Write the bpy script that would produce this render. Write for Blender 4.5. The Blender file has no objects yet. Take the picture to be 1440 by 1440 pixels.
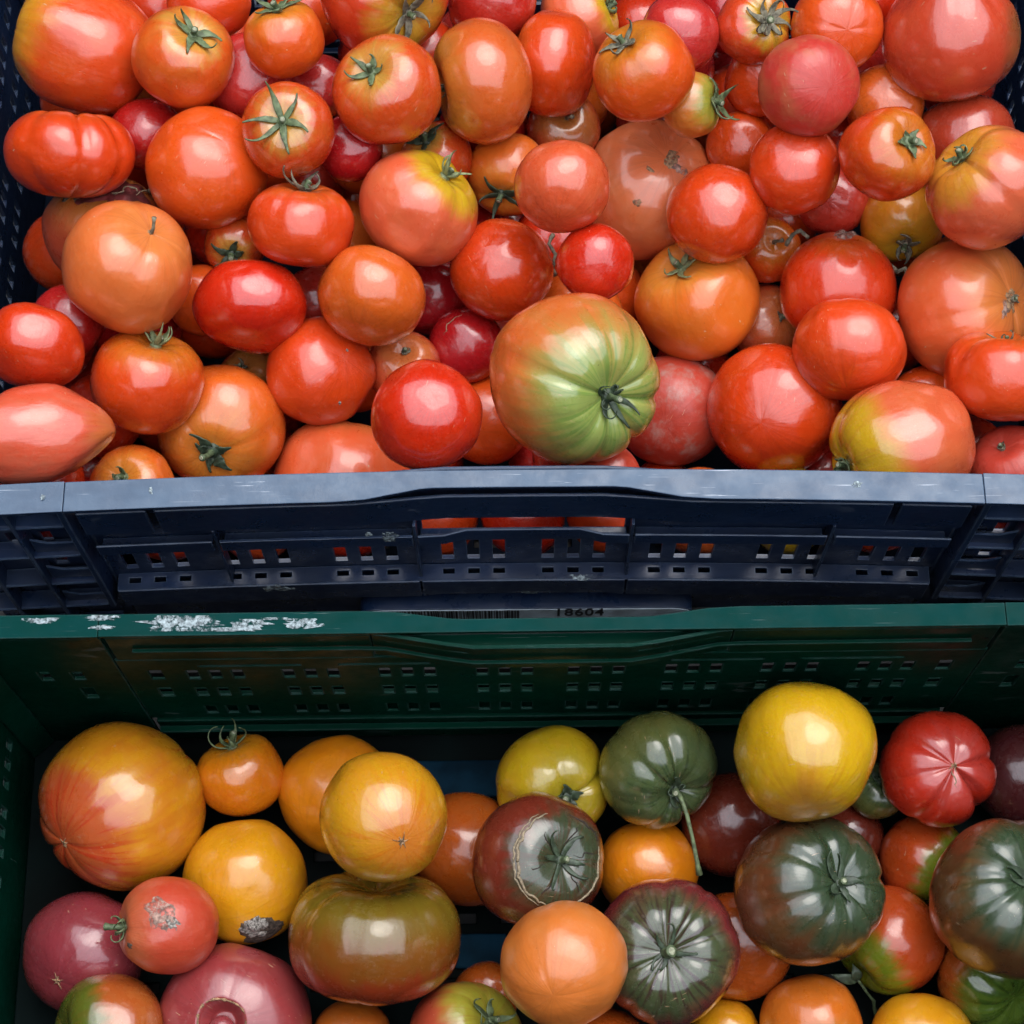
import bpy, bmesh, math, random
import numpy as np
from mathutils import Vector, Matrix, noise as mnoise

random.seed(7)
RAD = math.radians
scene = bpy.context.scene
C = scene.collection

# ------------------------------------------------------------------ camera
F_PX = 2800.0                       # focal length in pixels of the 1440 px wide picture
PITCH = RAD(68.4)                   # looking down steeply into the crates
ROLL = RAD(0.75)
CAM = Vector((0.0, -0.3129, 0.9535))
fwd = Vector((0, math.cos(PITCH), -math.sin(PITCH)))
up0 = Vector((0, math.sin(PITCH), math.cos(PITCH)))
right0 = Vector((1, 0, 0))
rgt = right0 * math.cos(ROLL) - up0 * math.sin(ROLL)
upv = up0 * math.cos(ROLL) + right0 * math.sin(ROLL)
cam_data = bpy.data.cameras.new('camera')
cam = bpy.data.objects.new('camera', cam_data)
C.objects.link(cam)
cam_data.sensor_width = 36.0
cam_data.lens = 36.0 * F_PX / 1440.0
cam_data.clip_start = 0.02
cam_data.clip_end = 200.0
M = Matrix((rgt, upv, -fwd)).transposed().to_4x4()
M.translation = CAM
cam.matrix_world = M
scene.camera = cam

# ------------------------------------------------------------------ light
SUN_EL, SUN_AZ = RAD(68), RAD(35)       # azimuth from +Y towards +X
world = bpy.data.worlds.new('World')
scene.world = world
world.use_nodes = True
wn, wl = world.node_tree.nodes, world.node_tree.links
wn.clear()
sky = wn.new('ShaderNodeTexSky')
sky.sky_type = 'NISHITA'
sky.sun_disc = False
sky.sun_elevation = SUN_EL
sky.sun_rotation = SUN_AZ
sky.air_density = 1.0
sky.dust_density = 3.0
sky.ozone_density = 1.0
wtc = wn.new('ShaderNodeTexCoord')
wno = wn.new('ShaderNodeTexNoise')
wno.inputs['Scale'].default_value = 2.2
wno.inputs['Detail'].default_value = 4
wmr = wn.new('ShaderNodeMapRange')
wmr.inputs['From Min'].default_value = 0.3
wmr.inputs['From Max'].default_value = 0.7
wmr.inputs['To Min'].default_value = 0.70
wmr.inputs['To Max'].default_value = 0.95
wmix = wn.new('ShaderNodeMix')
wmix.data_type = 'RGBA'
wmix.inputs['B'].default_value = (7.6, 7.9, 8.6, 1)
wbg = wn.new('ShaderNodeBackground')
wbg.inputs['Strength'].default_value = 0.13
wout = wn.new('ShaderNodeOutputWorld')
wl.new(wtc.outputs['Generated'], wno.inputs['Vector'])
wl.new(wno.outputs['Fac'], wmr.inputs['Value'])
wl.new(wmr.outputs['Result'], wmix.inputs['Factor'])
wl.new(sky.outputs['Color'], wmix.inputs['A'])
wl.new(wmix.outputs['Result'], wbg.inputs['Color'])
wl.new(wbg.outputs['Background'], wout.inputs['Surface'])

sun_data = bpy.data.lights.new('sun', 'SUN')
sun_data.energy = 0.5
sun_data.angle = RAD(40)
sun_data.color = (1.0, 0.96, 0.9)
sun = bpy.data.objects.new('sun', sun_data)
C.objects.link(sun)
sdir = Vector((math.sin(SUN_AZ) * math.cos(SUN_EL), math.cos(SUN_AZ) * math.cos(SUN_EL), math.sin(SUN_EL)))
sun.rotation_euler = sdir.to_track_quat('Z', 'Y').to_euler()

scene.view_settings.view_transform = 'Standard'
scene.view_settings.look = 'None'
scene.view_settings.gamma = 1.0
scene.view_settings.exposure = 1.50

# ------------------------------------------------------------------ helpers
def ray(px, py):
    """direction of the sight line through a pixel; its length is 1 along the optical axis"""
    return fwd + rgt * ((px - 720) / F_PX) - upv * ((py - 720) / F_PX)

def link(name, me, mat=None, parent=None):
    o = bpy.data.objects.new(name, me)
    C.objects.link(o)
    if mat is not None and me is not None and len(me.materials) == 0:
        me.materials.append(mat)
    if parent is not None:
        o.parent = parent
    return o

def mesh_from(bm, name, smooth=False):
    me = bpy.data.meshes.new(name)
    bm.normal_update()
    bm.to_mesh(me)
    bm.free()
    if smooth:
        me.polygons.foreach_set('use_smooth', [True] * len(me.polygons))
    return me

def obj(name, bm, mat=None, parent=None, smooth=False):
    return link(name, mesh_from(bm, name, smooth), mat, parent)

def tag(o, label=None, cat=None, group=None, kind=None):
    if label: o['label'] = label
    if cat: o['category'] = cat
    if group: o['group'] = group
    if kind: o['kind'] = kind
    return o

def empty(name, loc=(0, 0, 0)):
    o = bpy.data.objects.new(name, None)
    o.empty_display_size = 0.02
    C.objects.link(o)
    o.location = loc
    return o

def add_box(bm, x0, x1, y0, y1, z0, z1):
    v = [bm.verts.new((x, y, z)) for x in (x0, x1) for y in (y0, y1) for z in (z0, z1)]
    for f in ((0, 1, 3, 2), (4, 6, 7, 5), (0, 4, 5, 1), (2, 3, 7, 6), (0, 2, 6, 4), (1, 5, 7, 3)):
        bm.faces.new([v[i] for i in f])

def add_prism(bm, poly, z0, z1):
    """poly: counter-clockwise plan outline"""
    a = [bm.verts.new((p[0], p[1], z0)) for p in poly]
    b = [bm.verts.new((p[0], p[1], z1)) for p in poly]
    n = len(poly)
    bm.faces.new(list(reversed(a)))
    bm.faces.new(b)
    for i in range(n):
        j = (i + 1) % n
        bm.faces.new((a[i], a[j], b[j], b[i]))

def add_ribbon(bm, back, front, z0, z1):
    """solid strip in plan between two polylines with the same number of points"""
    for i in range(len(back) - 1):
        pass
    n = len(back)
    A = [[bm.verts.new((p[0], p[1], z)) for p in back] for z in (z0, z1)]
    B = [[bm.verts.new((p[0], p[1], z)) for p in front] for z in (z0, z1)]
    for i in range(n - 1):
        bm.faces.new((A[1][i], A[1][i + 1], B[1][i + 1], B[1][i]))
        bm.faces.new((A[0][i + 1], A[0][i], B[0][i], B[0][i + 1]))
        bm.faces.new((B[0][i], B[1][i], B[1][i + 1], B[0][i + 1]))
        bm.faces.new((A[0][i + 1], A[1][i + 1], A[1][i], A[0][i]))
    bm.faces.new((A[0][0], A[1][0], B[1][0], B[0][0]))
    bm.faces.new((B[0][-1], B[1][-1], A[1][-1], A[0][-1]))

def grid_panel(bm, u0, u1, w0, w1, n0, n1, holes, axes):
    """panel with real rectangular openings. holes: (u0,u1,w0,w1); axes: function (u,w,n)->xyz"""
    us = sorted(set([u0, u1] + [round(a, 5) for h in holes for a in h[:2]]))
    ws = sorted(set([w0, w1] + [round(a, 5) for h in holes for a in h[2:]]))
    nu, nw = len(us) - 1, len(ws) - 1
    solid = np.ones((nu + 2, nw + 2), bool)
    solid[0, :] = solid[-1, :] = False
    solid[:, 0] = solid[:, -1] = False
    uc = np.array([(us[i] + us[i + 1]) / 2 for i in range(nu)])
    wc = np.array([(ws[i] + ws[i + 1]) / 2 for i in range(nw)])
    for h in holes:
        mu = (uc > h[0]) & (uc < h[1])
        mw = (wc > h[2]) & (wc < h[3])
        solid[1:-1, 1:-1][np.ix_(mu, mw)] = False
    cache = {}
    def V(i, j, s):
        k = (i, j, s)
        if k not in cache:
            cache[k] = bm.verts.new(axes(us[i], ws[j], n1 if s else n0))
        return cache[k]
    for i in range(nu):
        for j in range(nw):
            if not solid[i + 1, j + 1]:
                continue
            bm.faces.new((V(i, j, 1), V(i + 1, j, 1), V(i + 1, j + 1, 1), V(i, j + 1, 1)))
            bm.faces.new((V(i, j, 0), V(i, j + 1, 0), V(i + 1, j + 1, 0), V(i + 1, j, 0)))
            if not solid[i, j + 1]: bm.faces.new((V(i, j, 0), V(i, j, 1), V(i, j + 1, 1), V(i, j + 1, 0)))
            if not solid[i + 2, j + 1]: bm.faces.new((V(i + 1, j, 1), V(i + 1, j, 0), V(i + 1, j + 1, 0), V(i + 1, j + 1, 1)))
            if not solid[i + 1, j]: bm.faces.new((V(i, j, 1), V(i, j, 0), V(i + 1, j, 0), V(i + 1, j, 1)))
            if not solid[i + 1, j + 2]: bm.faces.new((V(i, j + 1, 0), V(i, j + 1, 1), V(i + 1, j + 1, 1), V(i + 1, j + 1, 0)))

def bevel(o, w=0.0009, seg=2):
    w *= 1.3
    m = o.modifiers.new('bevel', 'BEVEL')
    m.width = w
    m.segments = seg
    m.limit_method = 'ANGLE'
    m.angle_limit = RAD(40)
    return o

# ------------------------------------------------------------------ materials
def new_mat(name):
    m = bpy.data.materials.new(name)
    m.use_nodes = True
    nt = m.node_tree
    b = nt.nodes['Principled BSDF']
    return m, nt.nodes, nt.links, b

def nd(N, t, **kw):
    n = N.new(t)
    for k, v in kw.items():
        if hasattr(n, k): setattr(n, k, v)
        else: n.inputs[k.replace('_', ' ')].default_value = v
    return n

def mixc(N, L, fac, a, b, blend='MIX'):
    n = N.new('ShaderNodeMix')
    n.data_type = 'RGBA'
    n.blend_type = blend
    for sock, val in (('Factor', fac), ('A', a), ('B', b)):
        s = n.inputs[0] if sock == 'Factor' else (n.inputs['A'] if sock == 'A' else n.inputs['B'])
        if sock != 'Factor':
            s = [i for i in n.inputs if i.name == sock and i.type == 'RGBA'][0]
        if hasattr(val, 'links'): L.new(val, s)
        else: s.default_value = val if sock == 'Factor' else (tuple(val) + (1,) if len(val) == 3 else val)
    return [o for o in n.outputs if o.type == 'RGBA'][0]

def maprange(N, L, v, a, b, c=0.0, d=1.0, smooth=True):
    n = N.new('ShaderNodeMapRange')
    n.interpolation_type = 'SMOOTHSTEP' if smooth else 'LINEAR'
    n.inputs['From Min'].default_value = a
    n.inputs['From Max'].default_value = b
    n.inputs['To Min'].default_value = c
    n.inputs['To Max'].default_value = d
    L.new(v, n.inputs['Value'])
    return n.outputs['Result']

def math_n(N, L, op, a, b=None, c=None):
    n = N.new('ShaderNodeMath')
    n.operation = op
    for i, v in enumerate((a, b, c)):
        if v is None: continue
        if hasattr(v, 'links'): L.new(v, n.inputs[i])
        else: n.inputs[i].default_value = v
    return n.outputs[0]

def simple_mat(name, col, rough=0.6, var=0.25, scale=60.0, bump=0.0, spec=0.5, alpha=None):
    m, N, L, b = new_mat(name)
    tc = N.new('ShaderNodeTexCoord')
    no = nd(N, 'ShaderNodeTexNoise')
    no.inputs['Scale'].default_value = scale
    no.inputs['Detail'].default_value = 5
    L.new(tc.outputs['Object'], no.inputs['Vector'])
    f = maprange(N, L, no.outputs['Fac'], 0.3, 0.7)
    dark = tuple(c * (1 - var) for c in col)
    lite = tuple(min(1, c * (1 + var)) for c in col)
    L.new(mixc(N, L, f, dark, lite), b.inputs['Base Color'])
    b.inputs['Roughness'].default_value = rough
    b.inputs['Specular IOR Level'].default_value = spec
    if alpha:
        na = nd(N, 'ShaderNodeTexNoise')
        na.inputs['Scale'].default_value = alpha[0]
        na.inputs['Detail'].default_value = 8
        na.inputs['Roughness'].default_value = 0.7
        L.new(tc.outputs['Object'], na.inputs['Vector'])
        L.new(maprange(N, L, na.outputs['Fac'], alpha[1], alpha[2]), b.inputs['Alpha'])
    if bump:
        bp = N.new('ShaderNodeBump')
        bp.inputs['Strength'].default_value = bump
        bp.inputs['Distance'].default_value = 0.001
        L.new(no.outputs['Fac'], bp.inputs['Height'])
        L.new(bp.outputs['Normal'], b.inputs['Normal'])
    return m

def plastic(name, col, dust, top, rough=0.30, wear=0.6, spec=0.5, edge_glint=0.75):
    """moulded crate plastic: dusty scratched upward faces, scuffs"""
    m, N, L, b = new_mat(name)
    tc = N.new('ShaderNodeTexCoord')
    P = tc.outputs['Object']
    def noise(scale, det=5, st=None, rg=0.6):
        n = N.new('ShaderNodeTexNoise')
        n.inputs['Scale'].default_value = scale
        n.inputs['Detail'].default_value = det
        n.inputs['Roughness'].default_value = rg
        if st:
            mp = N.new('ShaderNodeMapping')
            mp.inputs['Scale'].default_value = st[0]
            mp.inputs['Rotation'].default_value = st[1]
            L.new(P, mp.inputs['Vector'])
            L.new(mp.outputs['Vector'], n.inputs['Vector'])
        else:
            L.new(P, n.inputs['Vector'])
        return n.outputs['Fac']
    geo = N.new('ShaderNodeNewGeometry')
    sep = N.new('ShaderNodeSeparateXYZ')
    tn = N.new('ShaderNodeVectorTransform')
    tn.vector_type = 'NORMAL'; tn.convert_from = 'WORLD'; tn.convert_to = 'OBJECT'
    L.new(geo.outputs['True Normal'], tn.inputs['Vector'])
    L.new(tn.outputs['Vector'], sep.inputs['Vector'])
    upf = maprange(N, L, sep.outputs['Z'], 0.75, 0.98)
    psep = N.new('ShaderNodeSeparateXYZ')
    L.new(P, psep.inputs['Vector'])
    topf = math_n(N, L, 'MULTIPLY', upf, maprange(N, L, psep.outputs['Z'], top[0], top[0] + 0.004))
    big = noise(9, 4)
    c0 = mixc(N, L, maprange(N, L, big, 0.35, 0.65), tuple(c * 0.8 for c in col), tuple(c * 1.25 for c in col))
    dustf = maprange(N, L, noise(38, 8, None, 0.7), 0.42, 0.75, 0.0, 0.55)
    dustf2 = math_n(N, L, 'MULTIPLY', dustf, maprange(N, L, sep.outputs['Z'], -0.2, 1.0, 0.25, 1.0))
    c1 = mixc(N, L, dustf2, c0, dust)
    # worn pale upper surface
    wv = maprange(N, L, noise(26, 6, ((1, 3, 3), (0, 0, 0))), 0.3, 0.7, 0.65, 1.0)
    c2 = mixc(N, L, math_n(N, L, 'MULTIPLY', topf, wv), c1, top[1])
    # scratches in three directions
    sc = None
    for rot, st, th in (((0, 0, 0.05), (14, 700, 60), 0.665), ((0, 0, 1.5), (24, 900, 60), 0.68), ((0, 0, 0.7), (30, 800, 60), 0.69)):
        v = maprange(N, L, noise(1.0, 3, (st, rot)), th, th + 0.03)
        sc = v if sc is None else math_n(N, L, 'MAXIMUM', sc, v)
    scr = math_n(N, L, 'MULTIPLY', sc, math_n(N, L, 'MULTIPLY', maprange(N, L, noise(17, 3), 0.42, 0.6), maprange(N, L, topf, 0, 1, 0.12, wear)))
    c3 = mixc(N, L, scr, c2, tuple(min(1, 0.35 + 1.2 * c) for c in top[1]))
    bv = N.new('ShaderNodeBevel'); bv.samples = 4; bv.inputs['Radius'].default_value = 0.0011
    dp = N.new('ShaderNodeVectorMath'); dp.operation = 'DOT_PRODUCT'
    L.new(bv.outputs['Normal'], dp.inputs[0]); L.new(geo.outputs['True Normal'], dp.inputs[1])
    edge = maprange(N, L, dp.outputs['Value'], 0.985, 0.90, 0.0, edge_glint)  # pale worn edges, with edge highlights painted into the colour
    edge = math_n(N, L, 'MULTIPLY', edge, maprange(N, L, noise(55, 4), 0.35, 0.6, 0.25, 1.0))
    c3 = mixc(N, L, edge, c3, tuple(min(1, 1.1 * c + 0.05) for c in top[1]))
    L.new(c3, b.inputs['Base Color'])
    rr = maprange(N, L, noise(60, 5), 0.3, 0.7, rough - 0.07, rough + 0.2)
    L.new(rr, b.inputs['Roughness'])
    b.inputs['IOR'].default_value = 1.52
    b.inputs['Specular IOR Level'].default_value = spec
    bp = N.new('ShaderNodeBump')
    bp.inputs['Strength'].default_value = 0.25
    bp.inputs['Distance'].default_value = 0.0006
    L.new(noise(220, 3), bp.inputs['Height'])
    L.new(bp.outputs['Normal'], b.inputs['Normal'])
    return m

SKINS = {}
def skin(name, body, shoulder=None, s0=0.35, s1=0.95, blossom=None, b0=-0.6, streak=0.25, streakcol=None,
         alt=None, altamt=0.35, patch=None, rough=0.27, coat=0.65, haze=0.0, freck=0.15, wobble=0.5):
    """tomato skin. body colour, a shoulder colour round the stem, a blossom-end colour, streaks along the
    meridians, mottling and pale lenticel dots. patch = (direction, colour, from, to)"""
    if name in SKINS: return SKINS[name]
    A_ = 0.72
    sc_ = lambda c: tuple(q * A_ for q in c) if c else c
    body, shoulder, blossom, alt, streakcol = sc_(body), sc_(shoulder), sc_(blossom), sc_(alt), sc_(streakcol)
    if patch: patch = (patch[0], sc_(patch[1]), patch[2], patch[3])
    shoulder = shoulder or body
    blossom = blossom or body
    alt = alt or tuple(c * f for c, f in zip(body, (1.03, 1.5, 1.2)))
    m, N, L, b = new_mat('tomato_skin_' + name)
    at = N.new('ShaderNodeAttribute'); at.attribute_name = 'skin_pos'
    P = at.outputs['Vector']
    oi = N.new('ShaderNodeObjectInfo')
    rnd = oi.outputs['Random']
    off = N.new('ShaderNodeVectorMath'); off.operation = 'SCALE'
    off.inputs[0].default_value = (17.3, 31.7, 9.1)
    L.new(rnd, off.inputs['Scale'])
    PP = N.new('ShaderNodeVectorMath'); PP.operation = 'ADD'
    L.new(P, PP.inputs[0]); L.new(off.outputs[0], PP.inputs[1])
    PO = PP.outputs[0]
    def noise(scale, det=3, vec=PO, rg=0.5):
        n = N.new('ShaderNodeTexNoise')
        n.inputs['Scale'].default_value = scale
        n.inputs['Detail'].default_value = det
        n.inputs['Roughness'].default_value = rg
        L.new(vec, n.inputs['Vector'])
        return n.outputs['Fac']
    sp = N.new('ShaderNodeSeparateXYZ'); L.new(P, sp.inputs['Vector'])
    v = sp.outputs['Z']
    # meridian coordinate: direction in the equatorial plane, slow along the axis
    cx = N.new('ShaderNodeCombineXYZ'); L.new(sp.outputs['X'], cx.inputs['X']); L.new(sp.outputs['Y'], cx.inputs['Y'])
    nv = N.new('ShaderNodeVectorMath'); nv.operation = 'NORMALIZE'; L.new(cx.outputs[0], nv.inputs[0])
    sc = N.new('ShaderNodeVectorMath'); sc.operation = 'MULTIPLY'; sc.inputs[1].default_value = (5.0, 5.0, 5.0); L.new(nv.outputs[0], sc.inputs[0])
    ad = N.new('ShaderNodeVectorMath'); ad.operation = 'MULTIPLY_ADD'
    L.new(P, ad.inputs[0]); ad.inputs[1].default_value = (0.0, 0.0, 0.9); L.new(sc.outputs[0], ad.inputs[2])
    ad2 = N.new('ShaderNodeVectorMath'); ad2.operation = 'ADD'; L.new(ad.outputs[0], ad2.inputs[0]); L.new(off.outputs[0], ad2.inputs[1])
    mer = noise(1.0, 4, ad2.outputs[0], 0.6)
    mer2 = noise(2.0, 4, ad2.outputs[0], 0.6)
    low = noise(1.3, 3)
    vv = math_n(N, L, 'ADD', v, math_n(N, L, 'MULTIPLY', math_n(N, L, 'SUBTRACT', low, 0.5), wobble * 1.2))
    vv = math_n(N, L, 'ADD', vv, math_n(N, L, 'MULTIPLY', math_n(N, L, 'SUBTRACT', mer, 0.5), wobble * 0.9))
    mott = maprange(N, L, noise(2.0, 4, PO, 0.55), 0.35, 0.7, 0.0, altamt)
    col = mixc(N, L, mott, body, alt)
    col = mixc(N, L, maprange(N, L, vv, b0, b0 - 0.35), col, blossom)
    col = mixc(N, L, maprange(N, L, vv, s0, s1), col, shoulder)
    if patch:
        dt = N.new('ShaderNodeVectorMath'); dt.operation = 'DOT_PRODUCT'
        L.new(P, dt.inputs[0]); dt.inputs[1].default_value = Vector(patch[0]).normalized()
        dv = math_n(N, L, 'ADD', dt.outputs['Value'], math_n(N, L, 'MULTIPLY', math_n(N, L, 'SUBTRACT', noise(2.2, 3), 0.5), 0.5))
        col = mixc(N, L, maprange(N, L, dv, patch[2], patch[3]), col, patch[1])
    # streaks strongest towards both ends
    ends = maprange(N, L, math_n(N, L, 'ABSOLUTE', v), 0.3, 0.95, 0.15, 1.0)
    stf = math_n(N, L, 'MULTIPLY', maprange(N, L, mer2, 0.49, 0.60, 0.0, streak), ends)
    col = mixc(N, L, stf, col, streakcol or tuple(c * 0.62 for c in body))
    vo = N.new('ShaderNodeTexVoronoi'); vo.inputs['Scale'].default_value = 34.0; L.new(PO, vo.inputs['Vector'])
    dots = math_n(N, L, 'MULTIPLY', maprange(N, L, vo.outputs['Distance'], 0.16, 0.05), maprange(N, L, noise(3.1, 2), 0.5, 0.7, 0.0, freck))
    col = mixc(N, L, dots, col, (0.45, 0.26, 0.12))
    vo2 = N.new('ShaderNodeTexVoronoi'); vo2.inputs['Scale'].default_value = 6.0; L.new(PO, vo2.inputs['Vector'])
    col = mixc(N, L, math_n(N, L, 'MULTIPLY', maprange(N, L, vo2.outputs['Distance'], 0.055, 0.03), maprange(N, L, noise(1.7, 1), 0.55, 0.6, 0.0, 0.8)), col, (0.05, 0.02, 0.01))
    # dust, water spots and hairline scratches
    dust = math_n(N, L, 'MULTIPLY', maprange(N, L, noise(16, 8, PO, 0.75), 0.50, 0.68, 0.0, 0.09), maprange(N, L, noise(1.9, 2), 0.4, 0.65))
    col = mixc(N, L, dust, col, (0.50, 0.40, 0.34))
    mpn = N.new('ShaderNodeMapping'); mpn.inputs['Scale'].default_value = (2.2, 26, 7); mpn.inputs['Rotation'].default_value = (0.6, 0.3, 0.9)
    L.new(PO, mpn.inputs['Vector'])
    scv = math_n(N, L, 'MULTIPLY', maprange(N, L, noise(1.6, 2, mpn.outputs[0]), 0.715, 0.73), maprange(N, L, noise(1.5, 1), 0.5, 0.58, 0.0, 0.6))
    col = mixc(N, L, scv, col, (0.55, 0.36, 0.22))
    vo3 = N.new('ShaderNodeTexVoronoi'); vo3.inputs['Scale'].default_value = 11.0; L.new(PO, vo3.inputs['Vector'])
    tiny = math_n(N, L, 'MULTIPLY', maprange(N, L, vo3.outputs['Distance'], 0.055, 0.03), maprange(N, L, noise(2.3, 1), 0.5, 0.56, 0.0, 0.75))
    col = mixc(N, L, tiny, col, (0.62, 0.48, 0.30))
    hs = N.new('ShaderNodeHueSaturation')
    L.new(maprange(N, L, rnd, 0, 1, 0.496, 0.505, False), hs.inputs['Hue'])
    L.new(maprange(N, L, rnd, 0, 1, 0.90, 1.08, False), hs.inputs['Value'])
    L.new(col, hs.inputs['Color'])
    col = hs.outputs['Color']
    if haze:
        hz = maprange(N, L, noise(2.6, 7, PO, 0.7), 0.45, 0.7, 0.0, haze)
        col = mixc(N, L, hz, col, (0.36, 0.25, 0.21))
    L.new(col, b.inputs['Base Color'])
    rv = math_n(N, L, 'ADD', maprange(N, L, noise(4, 6, PO, 0.65), 0.3, 0.7, rough - 0.05, rough + 0.13), maprange(N, L, rnd, 0, 1, -0.05, 0.06, False))
    L.new(rv, b.inputs['Roughness'])
    L.new(math_n(N, L, 'SUBTRACT', math_n(N, L, 'ADD', maprange(N, L, noise(7, 6, PO, 0.7), 0.35, 0.7, 0.07, 0.20), maprange(N, L, rnd, 0, 1, -0.03, 0.06, False)), 0.02), b.inputs['Coat Roughness'])
    b.inputs['IOR'].default_value = 1.5
    b.inputs['Coat Weight'].default_value = coat
    b.inputs['Coat IOR'].default_value = 1.6
    b.inputs['Subsurface Weight'].default_value = 0.12
    b.inputs['Subsurface Radius'].default_value = (1.0, 0.35, 0.15)
    b.inputs['Subsurface Scale'].default_value = 0.006
    bp = N.new('ShaderNodeBump')
    bp.inputs['Strength'].default_value = 0.35
    bp.inputs['Distance'].default_value = 0.0010
    h = math_n(N, L, 'ADD', math_n(N, L, 'MULTIPLY', noise(3.5, 3), 1.6), math_n(N, L, 'MULTIPLY', mer2, 0.5))
    h = math_n(N, L, 'ADD', h, math_n(N, L, 'MULTIPLY', noise(40, 3), 0.07))
    h = math_n(N, L, 'ADD', h, math_n(N, L, 'MULTIPLY', dots, 0.3))
    L.new(h, bp.inputs['Height'])
    L.new(bp.outputs['Normal'], b.inputs['Normal'])
    SKINS[name] = m
    return m

RED = (0.78, 0.044, 0.006)
ORED = (0.84, 0.082, 0.008)
ORANGE = (0.74, 0.22, 0.010)
YEL = (0.70, 0.34, 0.010)
def build_skins():
    skin('red', RED, (0.64, 0.10, 0.012), 0.55, 1.05)
    skin('orangered', ORED, (0.70, 0.20, 0.015), 0.3, 1.0)
    skin('orange', (0.84, 0.150, 0.016), (0.80, 0.26, 0.03), 0.5, 1.05, alt=(0.84, 0.20, 0.02))
    skin('peachred', (0.84, 0.155, 0.035), (0.82, 0.22, 0.05), 0.5, 1.05, alt=(0.84, 0.20, 0.05), rough=0.3)
    skin('goldshoulder', (0.80, 0.090, 0.012), (0.72, 0.38, 0.06), 0.62, 1.05, alt=(0.72, 0.2, 0.02))
    skin('yelshoulder', (0.82, 0.12, 0.050), (0.68, 0.42, 0.012), 0.50, 0.85, alt=(0.82, 0.19, 0.06), wobble=0.35)
    skin('yelcap', (0.80, 0.070, 0.016), (0.66, 0.38, 0.03), 0.60, 0.95)
    skin('crimson', (0.58, 0.018, 0.012), rough=0.24, freck=0.25)
    skin('rose', (0.70, 0.050, 0.030), (0.56, 0.10, 0.03), 0.4, 1.0, rough=0.27)
    skin('salmon', (0.84, 0.120, 0.035), (0.80, 0.22, 0.05), 0.4, 1.0, alt=(0.82, 0.19, 0.06), rough=0.29)
    skin('matte', (0.66, 0.045, 0.035), rough=0.36, coat=0.15, freck=0.7, alt=(0.6, 0.18, 0.07), altamt=0.6)
    skin('plumtom', (0.84, 0.11, 0.050), (0.66, 0.22, 0.08), 0.3, 1.0, alt=(0.60, 0.20, 0.10), rough=0.27, blossom=(0.66, 0.16, 0.04))
    skin('brownred', (0.56, 0.07, 0.022), (0.46, 0.16, 0.03), 0.2, 1.0, rough=0.27)
    skin('duskred', (0.72, 0.080, 0.028), (0.34, 0.14, 0.03), 0.5, 1.0, rough=0.27, patch=((0.9, 0.3, 0.2), (0.34, 0.13, 0.03), 0.6, 1.1))
    skin('hazed', (0.62, 0.07, 0.035), rough=0.4, coat=0.15, haze=0.65)
    skin('greenbig', (0.80, 0.16, 0.03), (0.34, 0.42, 0.10), 0.10, 0.95, streak=0.6, streakcol=(0.14, 0.27, 0.04), alt=(0.60, 0.26, 0.06), wobble=0.55, rough=0.24)
    skin('greentip', (0.74, 0.20, 0.03), (0.34, 0.30, 0.03), 0.2, 0.8, streak=0.4, streakcol=(0.2, 0.25, 0.04))
    # green crate
    skin('gold', (0.819, 0.342, 0.008), (0.60, 0.33, 0.010), 0.3, 1.0, alt=(0.72, 0.20, 0.01), altamt=0.35)
    skin('goldstripe', (0.796, 0.342, 0.012), (0.66, 0.32, 0.010), 0.2, 1.0, blossom=(0.64, 0.12, 0.03), b0=-0.45, streak=1.0, streakcol=(0.62, 0.06, 0.015), alt=(0.72, 0.18, 0.01), altamt=0.55)
    skin('yellow', (0.796, 0.479, 0.010), (0.55, 0.38, 0.012), 0.4, 1.0, alt=(0.72, 0.36, 0.01), streak=0.5, streakcol=(0.62, 0.26, 0.01), blossom=(0.68, 0.30, 0.03), b0=-0.7)
    skin('lemon', (0.655, 0.433, 0.012), (0.48, 0.36, 0.02), 0.3, 1.0, alt=(0.66, 0.28, 0.01))
    skin('tangerine', (0.860, 0.251, 0.006), (0.68, 0.26, 0.01), 0.4, 1.0, alt=(0.76, 0.16, 0.006), altamt=0.5)
    skin('copper', (0.585, 0.114, 0.012), (0.36, 0.14, 0.015), 0.3, 1.0, alt=(0.34, 0.10, 0.012))
    skin('olive', (0.26, 0.075, 0.010), (0.21, 0.14, 0.012), 0.0, 0.6, blossom=(0.30, 0.04, 0.010), b0=-0.1, alt=(0.2, 0.10, 0.012), rough=0.22)
    skin('mahogany', (0.20, 0.030, 0.014), (0.055, 0.075, 0.035), 0.50, 0.80, alt=(0.22, 0.045, 0.014), streak=0.4, rough=0.24)
    skin('darkgreen', (0.15, 0.045, 0.016), (0.045, 0.075, 0.035), 0.35, 0.85, streak=0.55, streakcol=(0.02, 0.035, 0.015), alt=(0.10, 0.075, 0.02), rough=0.24)
    skin('purplegreen', (0.26, 0.035, 0.035), (0.075, 0.095, 0.04), 0.30, 0.75, streak=0.8, streakcol=(0.05, 0.015, 0.018), alt=(0.12, 0.05, 0.025), rough=0.22)
    skin('greenrib', (0.14, 0.15, 0.035), (0.085, 0.125, 0.045), 0.0, 0.8, streak=0.75, streakcol=(0.022, 0.045, 0.016), alt=(0.16, 0.15, 0.04), rough=0.24)
    skin('pinkpurple', (0.34, 0.045, 0.055), (0.36, 0.08, 0.06), 0.3, 1.0, alt=(0.28, 0.06, 0.06), rough=0.26)
    skin('pinkscar', (0.655, 0.074, 0.032), (0.58, 0.14, 0.05), 0.3, 1.0, rough=0.34, coat=0.3, freck=0.6)
    skin('halfgreen', (0.52, 0.12, 0.020), (0.12, 0.15, 0.015), 0.15, 0.55, rough=0.26, alt=(0.58, 0.2, 0.03))
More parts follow.
